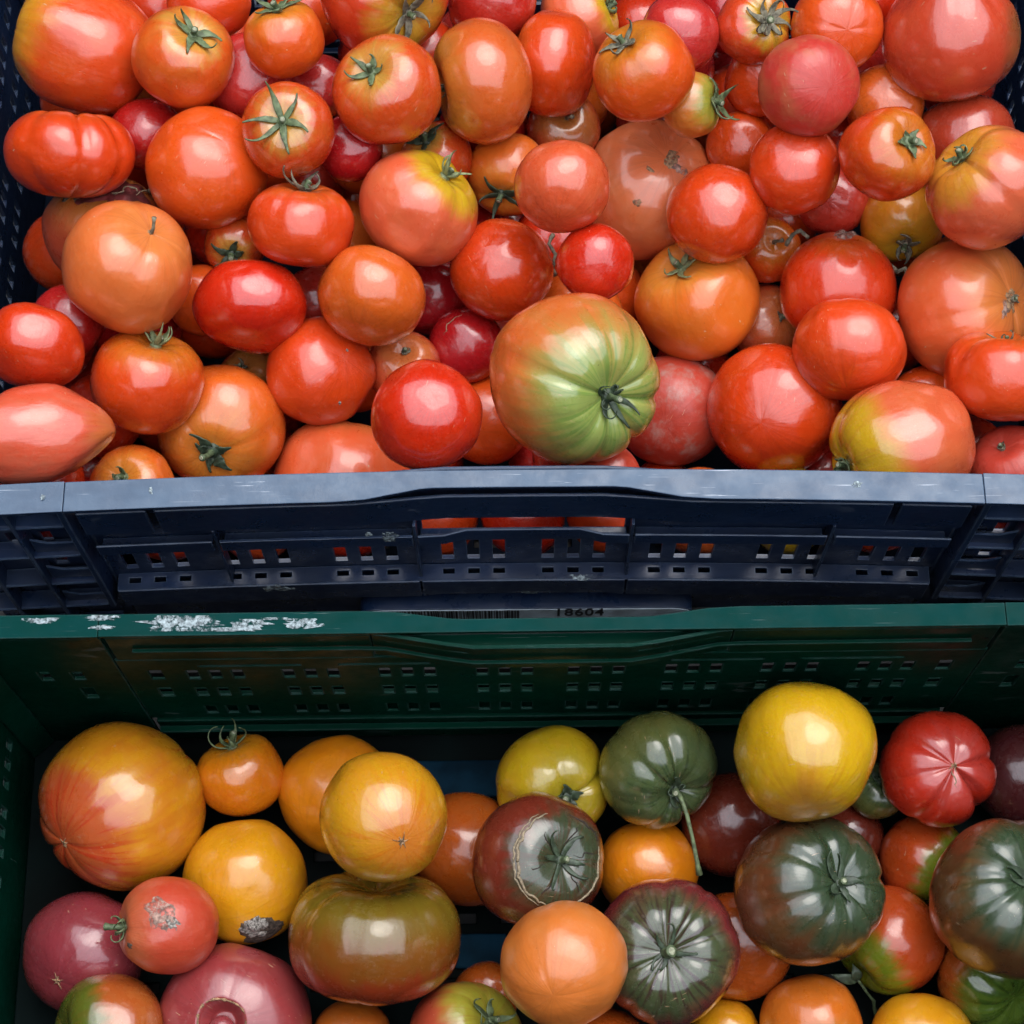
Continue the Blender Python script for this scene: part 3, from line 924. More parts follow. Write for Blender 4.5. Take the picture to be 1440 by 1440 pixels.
def surface_patch(sh, vdir, size, mat, name, parent, thick=0.0006, rough=0.25, seed=0, aspect=1.0, ang=0.0, sink=False, bumpy=0.0, n=9):
    """raised irregular blemish that follows the skin"""
    c = vdir.normalized()
    a = c.orthogonal().normalized()
    b = c.cross(a)
    ca, sa = math.cos(ang), math.sin(ang)
    a, b = a * ca + b * sa, b * ca - a * sa
    rr = random.Random(seed)
    o = Vector((rr.uniform(0, 9), rr.uniform(0, 9), rr.uniform(0, 9)))
    seg = 26
    bm = bmesh.new()
    p0, n0 = surf(sh, c, thick)
    rings = [[bm.verts.new(p0)]]
    for i in range(1, n + 1):
        t = i / n
        ring = []
        for j in range(seg):
            ph = 2 * math.pi * j / seg
            rad = size / sh.R * t * (1 + rough * mnoise.noise(Vector((math.cos(ph) * 1.6, math.sin(ph) * 1.6, 0)) + o) * 1.6 + rough * 0.5 * mnoise.noise(Vector((math.cos(ph) * 4, math.sin(ph) * 4, 3)) + o))
            d = c + a * (math.cos(ph) * rad) + b * (math.sin(ph) * rad * aspect)
            h = thick * (1 - t ** 3) - 0.0003 * (t ** 4)
            h += bumpy * mnoise.noise(d * 9 + o) * (1 - t * t)
            p, _ = surf(sh, d, h)
            ring.append(bm.verts.new(p))
        rings.append(ring)
    for j in range(seg):
        bm.faces.new((rings[0][0], rings[1][j], rings[1][(j + 1) % seg]))
    for i in range(1, n):
        for j in range(seg):
            k = (j + 1) % seg
            bm.faces.new((rings[i][j], rings[i + 1][j], rings[i + 1][k], rings[i][k]))
    return obj(name, bm, mat, parent, True)

def add_tube(bm, pts, rad, seg=7, cap=True):
    rings = []
    prev = None
    for i, p in enumerate(pts):
        d = (pts[min(i + 1, len(pts) - 1)] - pts[max(i - 1, 0)])
        d = d.normalized() if d.length > 1e-9 else Vector((0, 0, 1))
        a = (prev - d * prev.dot(d)) if prev is not None else d.orthogonal()
        a = a.normalized(); prev = a
        b = d.cross(a)
        r = rad[i] if hasattr(rad, '__len__') else rad
        rings.append([bm.verts.new(p + (a * math.cos(2 * math.pi * j / seg) + b * math.sin(2 * math.pi * j / seg)) * r) for j in range(seg)])
    for i in range(len(rings) - 1):
        for j in range(seg):
            k = (j + 1) % seg
            bm.faces.new((rings[i][j], rings[i][k], rings[i + 1][k], rings[i + 1][j]))
    if cap:
        bm.faces.new(rings[-1])
        bm.faces.new(list(reversed(rings[0])))
    return rings

def crack_line(sh, dirs, mat, name, parent, r=0.0007, off=0.0):
    pts = []
    for i in range(len(dirs) - 1):
        for t in np.linspace(0, 1, 8, endpoint=False):
            pts.append(dirs[i].lerp(dirs[i + 1], t))
    pts.append(dirs[-1])
    P = [surf(sh, d + Vector((mnoise.noise(d * 9), mnoise.noise(d * 9 + Vector((5, 5, 5))), 0)) * 0.07, off)[0] for d in pts]
    n = len(P)
    bm = bmesh.new()
    add_tube(bm, P, [r * (0.25 + 0.75 * math.sin(math.pi * i / (n - 1))) * (0.7 + 0.5 * abs(mnoise.noise(P[i] * 900))) for i in range(n)], 6)
    return obj(name, bm, mat, parent, True)

def calyx(sh, parent, n=5, L=0.022, w=0.0034, rise=0.15, curl=0.3, mat=None, stemL=0.006, seed=0, stemdir=(0, 0, 1), thin=1.0, stemr=0.0019):
    rr = random.Random(seed)
    mat = mat or M_leaf
    zp = sh.at(0.0001, 0).z
    prof = []
    for i in range(40):
        th = 0.0001 + i * 0.04
        prof.append([max(math.hypot(*sh.at(th, 2 * math.pi * q / 12)[:2]) for q in range(12)), max(sh.at(th, 2 * math.pi * q / 12).z for q in range(12))])
    pr = np.array([p[0] for p in prof]); pz = np.array([p[1] for p in prof])
    bm = bmesh.new()
    # small hub
    hub = [Vector((0, 0, zp + h)) for h in (-0.001, 0.0006, 0.0016, 0.0022)]
    add_tube(bm, hub, [w * 0.95, w * 1.05, w * 0.75, w * 0.5], 10)
    cal = obj('calyx', bm, mat, parent, True)
    w0_ = w
    for i in range(n):
        phi = 2 * math.pi * i / n + rr.uniform(-0.28, 0.28)
        l = L * rr.uniform(0.55, 1.15)
        w = w0_ * rr.uniform(0.8, 1.35)
        ri = rise + rr.uniform(-0.15, 0.2)
        cu_ = (curl + .12) * rr.uniform(0.3, 2.0) * (1 if rr.random() < 0.8 else -0.5)
        dr = rr.uniform(-0.9, 0.9) * min(1.0, abs(curl) + 0.2)
        steps = 12
        r_, z_ = w * 0.5, zp + 0.0012
        bm = bmesh.new()
        rows = []
        for k in range(steps + 1):
            s_ = k / steps
            al = ri + cu_ * 2.2 * s_ ** 2
            ang = phi + dr * s_ ** 2
            if k:
                r_ += l / steps * math.cos(al)
                z_ += l / steps * math.sin(al) - (l / steps) * 0.25 * (1 - rise) * (1 - s_)
            zs = float(np.interp(r_, pr, pz)) if r_ > 0 else zp
            z_ = max(z_, zs + 0.0007 + 0.0008 * s_)
            wd = w * thin * (0.75 + 0.5 * math.sin(math.pi * min(1, s_ * 1.6))) * (1 - s_) ** 0.75 + 0.00022
            rad = Vector((math.cos(ang), math.sin(ang), 0))
            tan = Vector((-math.sin(ang), math.cos(ang), 0))
            c_ = rad * r_ + Vector((0, 0, z_))
            tw = rr.uniform(-0.25, 0.25)
            fold = 0.45 + 0.3 * s_
            rows.append([bm.verts.new(c_ - tan * wd * 0.5 + Vector((0, 0, wd * 0.5 * (fold + tw)))),
                         bm.verts.new(c_),
                         bm.verts.new(c_ + tan * wd * 0.5 + Vector((0, 0, wd * 0.5 * (fold - tw))))])
        for k in range(steps):
            for q in (0, 1):
                bm.faces.new((rows[k][q], rows[k][q + 1], rows[k + 1][q + 1], rows[k + 1][q]))
        o = obj('sepal', bm, mat, cal, True)
        so = o.modifiers.new('thickness', 'SOLIDIFY'); so.thickness = 0.0006; so.offset = 1
    if stemL > 0:
        sd = Vector(stemdir).normalized()
        bm = bmesh.new()
        P = [Vector((0, 0, zp)) + Vector((0, 0, 1)).lerp(sd, t) * (stemL * t) for t in (0, 0.25, 0.5, 0.75, 0.95, 1.0)]
        add_tube(bm, P, [stemr * q for q in (1.25, 1.0, 0.85, 0.9, 1.15, 1.05)], 8)
        st = obj('stem', bm, M_stem, parent, True)
        bm = bmesh.new()
        d = (P[-1] - P[-2]).normalized()
        add_tube(bm, [P[-1] + d * 0.0001, P[-1] + d * 0.0004], [stemr * 0.72, stemr * 0.6], 8)
        obj('cut_end', bm, M_cut, st)
    return cal

def bare_scar(sh, parent, seed=0, size=0.003, mat=None, name='stem_scar'):
    return surface_patch(sh, Vector((0.02, 0.01, 1)), size, mat or M_scar, name, parent, 0.0004, 0.5, seed, n=5)

def star_scar(sh, parent, seed=0, size=0.0035):
    """small corky blossom-end star"""
    rr = random.Random(seed)
    p = surface_patch(sh, Vector((0.01, 0.02, -1)), size * 0.55, M_scar, 'blossom_scar', parent, 0.0004, 0.7, seed, n=4)
    bm = bmesh.new()
    for i in range(5):
        a = i * 1.257 + rr.uniform(-0.3, 0.3)
        l = size * rr.uniform(0.6, 1.5) / sh.R
        pts = [surf(sh, Vector((math.cos(a) * l * t, math.sin(a) * l * t, -1)), 0.0001)[0] for t in (0.1, 0.4, 0.7, 1.0)]
        add_tube(bm, pts, [0.0005, 0.0004, 0.0003, 0.0001], 5)
    return obj('scar_ray', bm, M_scar, p, True)

# name, crate, layer, cx, cy, R, k, axis(right, up, to viewer), skin, shape options, top type, label
B, G = 'B', 'G'
T = []
def t(crate_, layer, cx, cy, R, k, axis, sk, label, top=None, extra=None, **shape):
    T.append(dict(crate=crate_, layer=layer, cx=cx, cy=cy, R=R, k=k, axis=axis, skin=sk, label=label, top=top, extra=extra or [], shape=shape))

# --- blue crate, top row
t(B, 1, 118, 66, 90, 1.22, (-.93, .30, .18), 'yelend', 'large long red tomato with yellow shoulder in top left corner of the blue crate', 'scar', sq=.5, n=4, amp=.04)
t(B, 0, 258, 81, 72, .94, (.39, .43, .8), 'goldshoulder', 'red tomato with curled green star beside the big yellow shouldered one, top left', 'star', L=.017, curl=.5)
t(B, 0, 399, 55, 57, .96, (-.14, .78, .6), 'orangered', 'small red tomato with flat grey green star at its upper edge near the top left', 'star', L=.018, curl=.1)
t(B, 1, 292, -2, 60, .95, (.1, .3, -.9), 'red', 'plain red tomato cut by the top edge between the two starred tomatoes at left')
t(B, 0, 405, 184, 66, .92, (-.06, .10, 1), 'goldshoulder', 'orange red tomato with long six pointed green star over a yellow centre, upper left', 'star', L=.024, curl=.12, n_sep=6, thin=.8)
t(B, 2, 350, 108, 62, .95, (.2, -.4, -.9), 'rose', 'pinkish red tomato half hidden between three starred tomatoes at upper left')
t(B, 1, 290, 238, 85, 1.0, (-.45, -.35, -.85), 'orangered', 'large smooth red tomato without stem right of the ribbed tomato at left', patch=1)
t(B, 0, 98, 214, 93, .72, (.03, .97, .16), 'red', 'wide deep red ribbed tomato against the left wall of the blue crate', 'dry', n=7, amp=.22, dip=.16, blobe=.8, wob=.03, L=.004, stemL=.005)
t(B, 2, 205, 190, 52, .95, (.3, -.4, -.8), 'crimson', 'dark red tomato in the gap behind the ribbed tomato and the large smooth one')
t(B, 1, 147, 324, 84, .95, (.1, .75, .6), 'brownred', 'overripe tomato with shrivelled cracked brown top behind the large orange pink one', 'husk', wob=.05)
t(B, 0, 179, 375, 93, .97, (.56, .54, .62), 'peachred', 'large orange pink tomato with a bare stub of stem at its upper right, left side', 'stub', n=5, amp=.03, dip=.06)
t(B, 0, 425, 314, 75, .85, (.12, .93, .33), 'red', 'red tomato with thin dark calyx tips rising over its top, left of centre', 'star', L=.020, curl=.5, rise=.35, mat='dry')
t(B, 2, 331, 345, 44, .92, (-.05, -.5, .85), 'goldshoulder', 'tiny orange tomato with dark stem end peeking out above the smooth oval red one', 'star', L=.010, curl=.5, mat='dark')
t(B, 0, 353, 430, 79, .80, (.05, .9, -.4), 'red', 'smooth oval red tomato with shiny highlight below the tiny dark stemmed one', sq=.5)
t(B, 0, 522, 416, 77, .86, (.25, .85, -.45), 'orange', 'smooth oval orange tomato left of centre under the yellow cheeked tomato', sq=.3)
t(B, 0, 545, 127, 78, .93, (-.36, .27, .9), 'goldshoulder', 'orange tomato with small pointed green star and pale cut stem, upper middle left', 'star', L=.015, curl=.25, rise=.1)
t(B, 0, 678, 115, 88, .82, (-.96, -.2, .12), 'brownorange', 'tall orange brown tomato lying on its side with a dry stem at its left', 'dry', L=.007, dip=.14)
t(B, 0.2, 780, 90, 75, .80, (-.93, .1, -.25), 'orangered', 'tall smooth red tomato on its side at upper middle between two starred tomatoes', sq=.5)
t(B, 0, 904, 100, 72, .95, (-.52, .56, .64), 'orangered', 'red tomato with withered calyx on its upper left, beside the tall smooth one', 'star', L=.017, curl=.6, mat='dry')
t(B, 2, 448, 122, 46, .95, (.2, .2, -.9), 'rose', 'pinkish red sliver of tomato between the long starred tomato and the orange starred one')
t(B, 1, 540, -12, 92, .95, (.52, -.58, .55), 'yelcap', 'large pinkish tomato with yellow green shoulder and dried leafy calyx at the top edge', 'star', L=.022, curl=.5, mat='dry', n=5, amp=.05)
t(B, 1, 692, 0, 64, .95, (.2, .3, -.9), 'crimson', 'crimson tomato cut by the top edge above the tall orange brown one')
t(B, 1, 815, 26, 60, .95, (.9, .28, .3), 'yelshoulder', 'orange tomato with yellow green shoulder and curly calyx at the top edge right of middle', 'star', L=.014, curl=.9, mat='leaf')
t(B, 1, 955, 48, 56, .98, (.1, .4, -.9), 'rose', 'plain pinkish red tomato at the top edge right of the withered calyx tomato')
t(B, 1, 1060, 36, 54, .9, (.42, -.05, .9), 'yelcap', 'small ribbed tomato with a large tangled grey green calyx at the top edge', 'star', L=.019, curl=.7, n_sep=8, mat='dry', n=7, amp=.10)
t(B, .6, 1177, 38, 65, .97, (-.1, .3, -.95), 'orangered', 'smooth red tomato at the top edge right of the tangled calyx one')
t(B, 0, 1336, 52, 95, .98, (.12, -.80, -.58), 'duskred', 'very large dusky red tomato with a pointed tip in the top right corner', point=.5, n=6, amp=.05, blobe=1.0)
t(B, 0, 1137, 121, 71, 1.0, (-.3, .2, -.9), 'matte', 'dull crimson tomato with pale freckles at upper right', wob=.01)
t(B, 1, 1075, 112, 56, .97, (.2, .3, -.9), 'orangered', 'plain orange red tomato tucked behind the freckled crimson tomato')
t(B, 1, 1245, 146, 56, .95, (.2, -.3, -.9), 'orange', 'plain orange tomato behind and between the freckled one and the small starred one')
t(B, 0, 1248, 217, 67, .98, (.42, .2, .88), 'orangered', 'round red tomato with a small stubby green calyx at right centre', 'star', L=.009, w=.0042, curl=.3)
t(B, 0, 1117, 238, 64, .98, (.1, -.3, -.9), 'red', 'smooth round red tomato with a tall square highlight, right of centre at upper right')
t(B, 1, 1357, 200, 70, .95, (.3, -.2, -.9), 'brownred', 'brownish red tomato behind the ribbed heart shaped one at the right edge')
t(B, 0, 1392, 262, 93, .88, (-.72, .56, .40), 'salmonyel', 'large heart shaped orange pink tomato with green calyx at its left, right edge', 'star', L=.011, curl=.9, n=4, amp=.10, mat='leaf')
t(B, 1, 972, 148, 46, .95, (.88, .05, .4), 'greentip', 'small greenish orange tomato with a grey green leafy stem on its right, upper right', 'star', L=.018, curl=.4, mat='leaf')
t(B, 2, 1042, 204, 48, .97, (.3, .2, -.9), 'orangered', 'plain red tomato low in the gap left of the tall square highlight tomato')
t(B, 0, 1009, 301, 71, .98, (.3, -.3, -.9), 'orangered', 'smooth round orange red tomato in front of the big scarred pinkish one')
t(B, 1, 913, 268, 97, .97, (-.25, -.35, -.90), 'palepeach', 'big pinkish orange tomato with a ragged blossom scar and dents, centre right', 'blossomscar', n=5, amp=.05, wob=.035)
t(B, 0, 791, 262, 68, .96, (.12, .86, -.45), 'salmon', 'smooth salmon pink tomato with a slightly pointed top in the middle', sq=.2)
t(B, 0, 588, 291, 86, .92, (.62, .62, .42), 'yelshoulder', 'large pink tomato with a bright yellow cheek and upright grey green calyx', 'star', L=.016, curl=.3, rise=.7, n=4, amp=.05, mat='pale')
t(B, 1, 614, 222, 52, .95, (-.35, .45, .8), 'goldshoulder', 'small orange tomato with dark calyx behind the yellow cheeked tomato', 'star', L=.014, curl=.2, mat='dark')
t(B, 2, 716, 246, 60, .92, (-.25, -.72, .62), 'orange', 'orange ribbed tomato with dark dried stem end deep between two big tomatoes', 'star', L=.020, curl=.3, mat='dark', n=5, amp=.06)
t(B, 2, 792, 180, 52, .9, (.1, .2, .9), 'brownred', 'brownish tomato with a tiny dry stem above the salmon pink one', 'stub')
t(B, 2, 493, 208, 46, .95, (.1, -.3, -.9), 'crimson', 'dark red tomato low between the long starred one and the orange starred one')
t(B, 0.1, 705, 380, 73, .97, (.2, -.2, -.93), 'orangered', 'round orange red tomato left above the big green one', sq=.1)
t(B, .4, 838, 370, 55, .97, (-.2, .3, -.9), 'red', 'small plain red tomato directly above the big green shouldered one')
t(B, 0, 981, 421, 88, .95, (-.42, .62, .62), 'orange', 'large orange tomato with a leafy green calyx at its upper left, centre right', 'star', L=.021, curl=.35, rise=.1, mat='pale', n=4, amp=.04)
t(B, -.3, 808, 534, 121, 1.0, (.48, -.30, .82), 'greenbig', 'huge half green half orange ribbed tomato with curly dark stem at centre front', 'star', L=.017, w=.0042, curl=.9, n_sep=8, thin=.5, mat='dark', n=10, amp=.10, dip=.13, stemL=.012)
t(B, .3, 1178, 402, 82, .98, (.06, .86, .34), 'red', 'pear shaped red tomato with a grey corky scar on top at right', 'greycap', pear=.22, dip=.02)
t(B, 1, 1268, 312, 58, .92, (0, -.8, .5), 'goldorange', 'yellow orange tomato with a dark dried stem below it at right', 'star', L=.016, curl=.6, mat='dry')
t(B, 2, 1170, 280, 52, .97, (.2, .2, -.9), 'rose', 'pinkish red tomato deep behind the pear shaped red one')
t(B, 0, 1194, 492, 81, .88, (.1, .85, -.45), 'red', 'smooth shiny red tomato in front of the pear shaped one at right', sq=.3)
t(B, 1, 1358, 435, 100, .93, (.62, .1, .72), 'salmon', 'very large orange brown tomato with a dry corky stem scar at the right edge', 'cork', n=4, amp=.07, dip=.05)
t(B, 2, 1080, 352, 46, .97, (.1, .2, .9), 'orangered', 'small orange red tomato with a tiny dry stem left of the pear shaped one', 'stub')
t(B, 0, 1412, 527, 84, .84, (.02, .95, .22), 'red', 'ribbed red tomato with a notch on top at the right edge of the blue crate', 'dry', L=.010, n=5, amp=.13, dip=.16)
t(B, 1.5, 1080, 455, 56, .95, (.25, .1, .9), 'salmon', 'peach orange tomato with a small dry star between the leafy orange and shiny red ones', 'dry', L=.006, dip=.03)
t(B, 0, 1088, 576, 94, .97, (.3, .25, -.9), 'orangered', 'large smooth red tomato at the front right of the blue crate', sq=.2)
t(B, .5, 945, 578, 78, .98, (.2, .3, -.9), 'hazed', 'dull red tomato with a whitish scuffed patch right of the big green one')
t(B, -.1, 1268, 628, 94, 1.16, (-.92, -.30, .22), 'heart', 'large orange pink tomato with yellow shoulder and shaggy stem at the front right', 'star', L=.010, curl=1.0, n_sep=9, mat='leaf', n=5, amp=.07)
t(B, 2, 1305, 572, 60, .95, (.2, .3, -.9), 'orangered', 'orange red tomato hidden behind the yellow shouldered one at right')
t(B, 1, 1425, 660, 64, .97, (-.45, .55, .6), 'matte', 'pink tomato with small dried specks in the front right corner', 'dry', L=.003)
t(B, 0, 47, 488, 71, .82, (.1, .9, -.4), 'red', 'oval red tomato cut by the left edge above the long pink one', sq=.4)
t(B, 2, 96, 452, 52, .97, (.2, .3, -.9), 'crimson', 'dark red tomato between the oval left edge one and the large orange pink one')
t(B, 0, 207, 536, 79, .96, (.28, .86, .38), 'orangered', 'orange red tomato with an upright star of five leaves on top, front left', 'star', L=.019, curl=.25, rise=.8, mat='pale')
t(B, -.1, 48, 612, 72, 1.52, (-.97, -.08, .15), 'plumtom', 'long plum tomato with big pink highlight in the front left corner', point=.35)
t(B, .5, 187, 688, 62, .92, (-.15, .35, .9), 'orange', 'orange tomato with a thin green stem sliver behind the blue rim at front left', 'star', L=.010, curl=.3, rise=1.1, n_sep=3)
t(B, 0, 311, 602, 90, .90, (-.06, -.50, .85), 'orange', 'large orange tomato with a hollow curled calyx facing the blue rim', 'star', L=.012, w=.0050, curl=-.2, rise=.1, stemL=.012, dip=.10, n=4, amp=.03, mat='dark')
t(B, 0, 451, 522, 77, .95, (-.55, -.2, -.8), 'red', 'round red tomato with a pale dot scar on its right shoulder, left of centre', 'dot')
t(B, 0, 485, 684, 106, .92, (.1, .9, -.3), 'salmon', 'wide pinkish orange tomato with a pale curved scar behind the blue rim', sq=.4)
t(B, -.05, 600, 584, 78, .98, (-.2, -.3, -.93), 'red', 'round bright red tomato just left of the big green one')
t(B, 2, 567, 515, 52, .95, (.1, .4, .8), 'salmon', 'peach tomato with tiny black marks peeking between two round red ones', 'dry', L=.003)
t(B, 2, 655, 487, 54, .97, (.2, .2, -.9), 'crimson', 'deep crimson tomato with a fine crack left of the big green one', 'crack')
t(B, 2, 685, 592, 62, .97, (.2, .3, -.9), 'orangered', 'orange red tomato squeezed between the round bright red one and the big green one')
t(B, 2, 606, 415, 56, .97, (.2, .2, -.9), 'crimson', 'crimson tomato behind the oval orange one near the centre')
t(B, 2, 285, 422, 50, .97, (.1, .3, -.9), 'orangered', 'orange red sliver between the large orange pink one and the smooth oval red one')
t(B, 2, 443, 422, 48, .97, (.1, .3, -.9), 'rose', 'pinkish tomato between the smooth oval red one and the oval orange one')
t(B, 2, 352, 535, 48, .95, (-.2, .4, .8), 'brownred', 'brown tomato with a withered pale stem under the smooth oval red one', 'dry', L=.008)
t(B, 1, 852, 676, 52, .97, (.1, .3, -.9), 'rose', 'pink tomato showing a sliver between the big green one and the blue rim')
t(B, 1, 932, 692, 48, .97, (.1, .3, -.9), 'orangered', 'red tomato showing a sliver over the blue rim right of the big green one')
# --- green crate
t(G, 1, 172, 1133, 119, .96, (.60, .36, -.71), 'goldstripe', 'very large golden orange tomato with red rays round its scar, back left in green crate', 'blossomstar', n=7, amp=.06, bdip=.05, blobe=1.0)
t(G, 1, 339, 1090, 61, .98, (-.22, .88, .30), 'tangerine', 'small bright orange tomato with long curling sepals on top', 'star', L=.021, curl=.8, thin=.5, rise=.4, mat='leaf', stemL=.010)
t(G, 1.5, 478, 1118, 86, .95, (.5, .6, -.6), 'tangerine', 'large orange tomato partly behind the pale yellow striped one')
t(G, 0, 539, 1148, 91, 1.03, (-.35, .24, -.90), 'warmyellow', 'yellow tomato with faint stripes meeting at a small blossom scar, left of middle', 'blossomstar', n=12, amp=.008, wob=.02, sq=.1)
t(G, .6, 344, 1239, 87, .98, (.3, .5, -.8), 'gold', 'golden yellow tomato with a brown rotten patch at its lower right', 'rotspot', n=4, amp=.02)
t(G, 0, 236, 1302, 68, 1.10, (-.88, .06, .42), 'pinkscar', 'small pinkish red tomato with a grey scarred patch and dried stem at its left', 'star', L=.012, curl=.8, thin=.6, mat='leaf', stemL=.011, extra=['greypatch'])
t(G, 1, 120, 1340, 86, .98, (.3, .30, -.88), 'pinkpurple', 'dusky pink tomato with a small star scar at the left wall of the green crate', 'blossomstar')
t(G, .5, 330, 1437, 108, .93, (.05, -.22, -.97), 'pinkpurple', 'large dusky pink tomato with a round open crater at the front left', 'crater', bdip=.0)
t(G, 0, 153, 1453, 83, .97, (-.86, .10, .45), 'halfgreen', 'half green half orange tomato in the front left corner of the green crate', 'dry', L=.008)
t(G, 1, 526, 1316, 122, .80, (.05, .93, .1), 'olive', 'very large squat olive brown tomato with a square grey highlight', n=9, amp=.055, sq=.9, blobe=.8)
t(G, 1.5, 657, 1194, 80, .97, (.2, .5, -.8), 'copper', 'copper orange tomato between the striped yellow one and the dark cracked one')
t(G, 0.3, 757, 1210, 95, .93, (.42, .16, .88), 'mahogany', 'dark mahogany tomato with ring cracks round its grey green crown', 'star', L=.026, curl=.6, thin=.75, mat='dark', n_sep=6, extra=['cracks'])
t(G, 1, 778, 1102, 82, .92, (.28, -.22, .92), 'lemon', 'yellow lobed tomato with dark green calyx behind the dark cracked one', 'star', L=.012, w=.0045, curl=.4, mat='dark', n=4, amp=.14, dip=.14)
t(G, .7, 926, 1083, 86, .84, (.38, -.42, .80), 'greenrib', 'dark green ribbed tomato with a long drooping stem, back of the green crate', 'star', L=.014, curl=.8, mat='dark', n=7, amp=.15, dip=.15, extra=['longstem'])
t(G, 1.5, 911, 1222, 71, .95, (.2, .5, -.8), 'tangerine', 'bright orange tomato behind the purple green crowned one')
t(G, 0, 938, 1337, 103, .96, (-.08, .18, .97), 'purplegreen', 'big dark purple tomato with a ribbed green crown, lower middle', 'star', L=.017, curl=.4, thin=.5, mat='dark', n=10, amp=.09, stemL=.008, stemr=.003)
t(G, -.5, 794, 1355, 90, .98, (.2, .3, -.93), 'peach', 'smooth peach orange tomato on top of the pile at lower middle')
t(G, .8, 655, 1466, 86, .95, (.55, .62, .5), 'pinkyellow', 'pink and yellow green tomato with shaggy calyx at the bottom edge', 'star', L=.020, curl=.4, mat='leaf')
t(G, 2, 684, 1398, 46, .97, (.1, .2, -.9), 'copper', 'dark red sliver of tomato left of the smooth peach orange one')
t(G, 0, 1132, 1055, 100, 1.0, (.08, .78, -.60), 'yellow', 'large bright yellow tomato at the back right of the green crate', n=5, amp=.02, sq=.3)
t(G, .5, 1318, 1081, 82, .94, (-.14, -.18, -.97), 'ribred', 'bright red ribbed tomato with a puckered star at its end, back right', 'pucker', n=6, amp=.24, bdip=.10, blobe=1.2)
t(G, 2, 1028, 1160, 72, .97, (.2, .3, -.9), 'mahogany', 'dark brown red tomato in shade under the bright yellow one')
t(G, 0, 1138, 1251, 106, .95, (.42, .28, .87), 'darkgreen', 'big dark green and brown tomato with an open star calyx, right of middle', 'star', L=.020, curl=.5, mat='dark', n=8, amp=.08, dip=.12)
t(G, 1, 1250, 1322, 78, .97, (-.70, -.62, .30), 'greenside', 'orange red tomato with a bright green patch at its lower left, right side', None)
t(G, 1.2, 1297, 1208, 64, .97, (.65, -.30, .62), 'greenside', 'red tomato with a greenish end between the ribbed red and dark green ones')
t(G, 0, 1422, 1263, 112, .98, (.12, .46, .88), 'darkgreen', 'very large dark green tomato cut by the right edge', 'star', L=.014, curl=.4, mat='dark', n=8, amp=.08, dip=.13)
t(G, 1, 1398, 1372, 80, .93, (.35, -.35, .85), 'greenribs', 'ribbed bright green tomato with an orange side at the lower right edge', n=9, amp=.09)
t(G, 1.2, 1037, 1330, 76, .97, (.2, .3, -.9), 'copper', 'brownish orange tomato between the purple and dark green crowned ones')
t(G, .6, 1140, 1441, 73, .97, (.1, -.7, .65), 'amber', 'amber red tomato at the bottom edge under the dark green star calyx one')
t(G, .3, 1297, 1472, 76, .97, (.3, .2, -.9), 'gold', 'golden orange tomato at the bottom edge toward the right')
t(G, 1.5, 1440, 1092, 72, .97, (.2, .3, -.9), 'darkplum', 'dark plum coloured tomato at the right edge behind the ribbed red one')
t(G, 2, 1232, 1112, 40, .93, (.1, .6, .7), 'greenrib', 'tiny olive green tomato in the gap between the yellow and ribbed red ones', 'star', L=.010, curl=.4, mat='dark')
t(G, 2, 1192, 1176, 50, .97, (.2, .3, -.9), 'mahogany', 'brown tomato behind the dark green star calyx one')
t(G, 2, 1020, 1452, 48, .97, (.2, .3, -.9), 'gold', 'orange sliver of tomato at the bottom edge right of the purple one')
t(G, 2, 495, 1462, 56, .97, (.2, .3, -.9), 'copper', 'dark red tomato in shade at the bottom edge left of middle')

# --- solve depths along the sight lines so the fruit rest against each other
N_ = len(T)
rays = [ray(a['cx'], a['cy']) for a in T]
Rp = np.array([a['R'] * (0.5 + 0.5 * min(1.15, a['k'])) for a in T])
BY0, BZ = BLUE_LOC.y, BLUE_LOC.z
def t_for_z(r, z): return (z - CAM.z) / r.z
def t_for_y(r, y): return (y - CAM.y) / r.y
tz = np.zeros(N_)
lo = np.zeros(N_); hi = np.full(N_, 9.0)
for i, a in enumerate(T):
    r = rays[i]
    R0 = Rp[i] * 1.03 / F_PX
    if a['crate'] == 'B':
        # slight mound in the middle of the crate
        m = max(0.0, 1 - ((a['cx'] - 720) / 700) ** 2) * 0.012
        lo[i] = max(t_for_z(r, BZ + 0.006 + m - R0 * 0.9), t_for_y(r, BY0 + 0.002 + R0 * 1.04))
        hi[i] = min(t_for_z(r, BZ - HT + R0), t_for_y(r, BY0 + DEP - 0.036 - R0 * 0.98))
        tz[i] = lo[i]
    else:
        R0 = Rp[i] * 1.15 / F_PX
        hi[i] = min(t_for_z(r, -HT + 0.003 + R0), t_for_y(r, -0.004 - R0))
        tz[i] = hi[i]
pairs = []
for i in range(N_):
    for j in range(i + 1, N_):
        if T[i]['crate'] != T[j]['crate']: continue
        D = math.hypot(T[i]['cx'] - T[j]['cx'], T[i]['cy'] - T[j]['cy'])
        if D < Rp[i] + Rp[j]:
            f_, b_ = (i, j) if T[i]['layer'] <= T[j]['layer'] else (j, i)
            pairs.append((f_, b_, D))
for it in range(60):
    ch = 0
    for f_, b_, D in pairs:
        tm = (tz[f_] + tz[b_]) / 2
        need = 0.77 * math.sqrt(max(0.0, (Rp[f_] + Rp[b_]) ** 2 - D * D)) * tm / F_PX
        gap = tz[b_] - tz[f_]
        if gap < need - 1e-5:
            ch += 1
            if T[f_]['crate'] == 'B': tz[b_] = tz[f_] + need
            else: tz[f_] = tz[b_] - need
    if not ch: break
tz = np.minimum(tz, np.maximum(hi, lo) + 0.012)
print('depth solve', it, 'blue range', min(tz[i] for i in range(N_) if T[i]['crate'] == 'B'), max(tz[i] for i in range(N_) if T[i]['crate'] == 'B'))

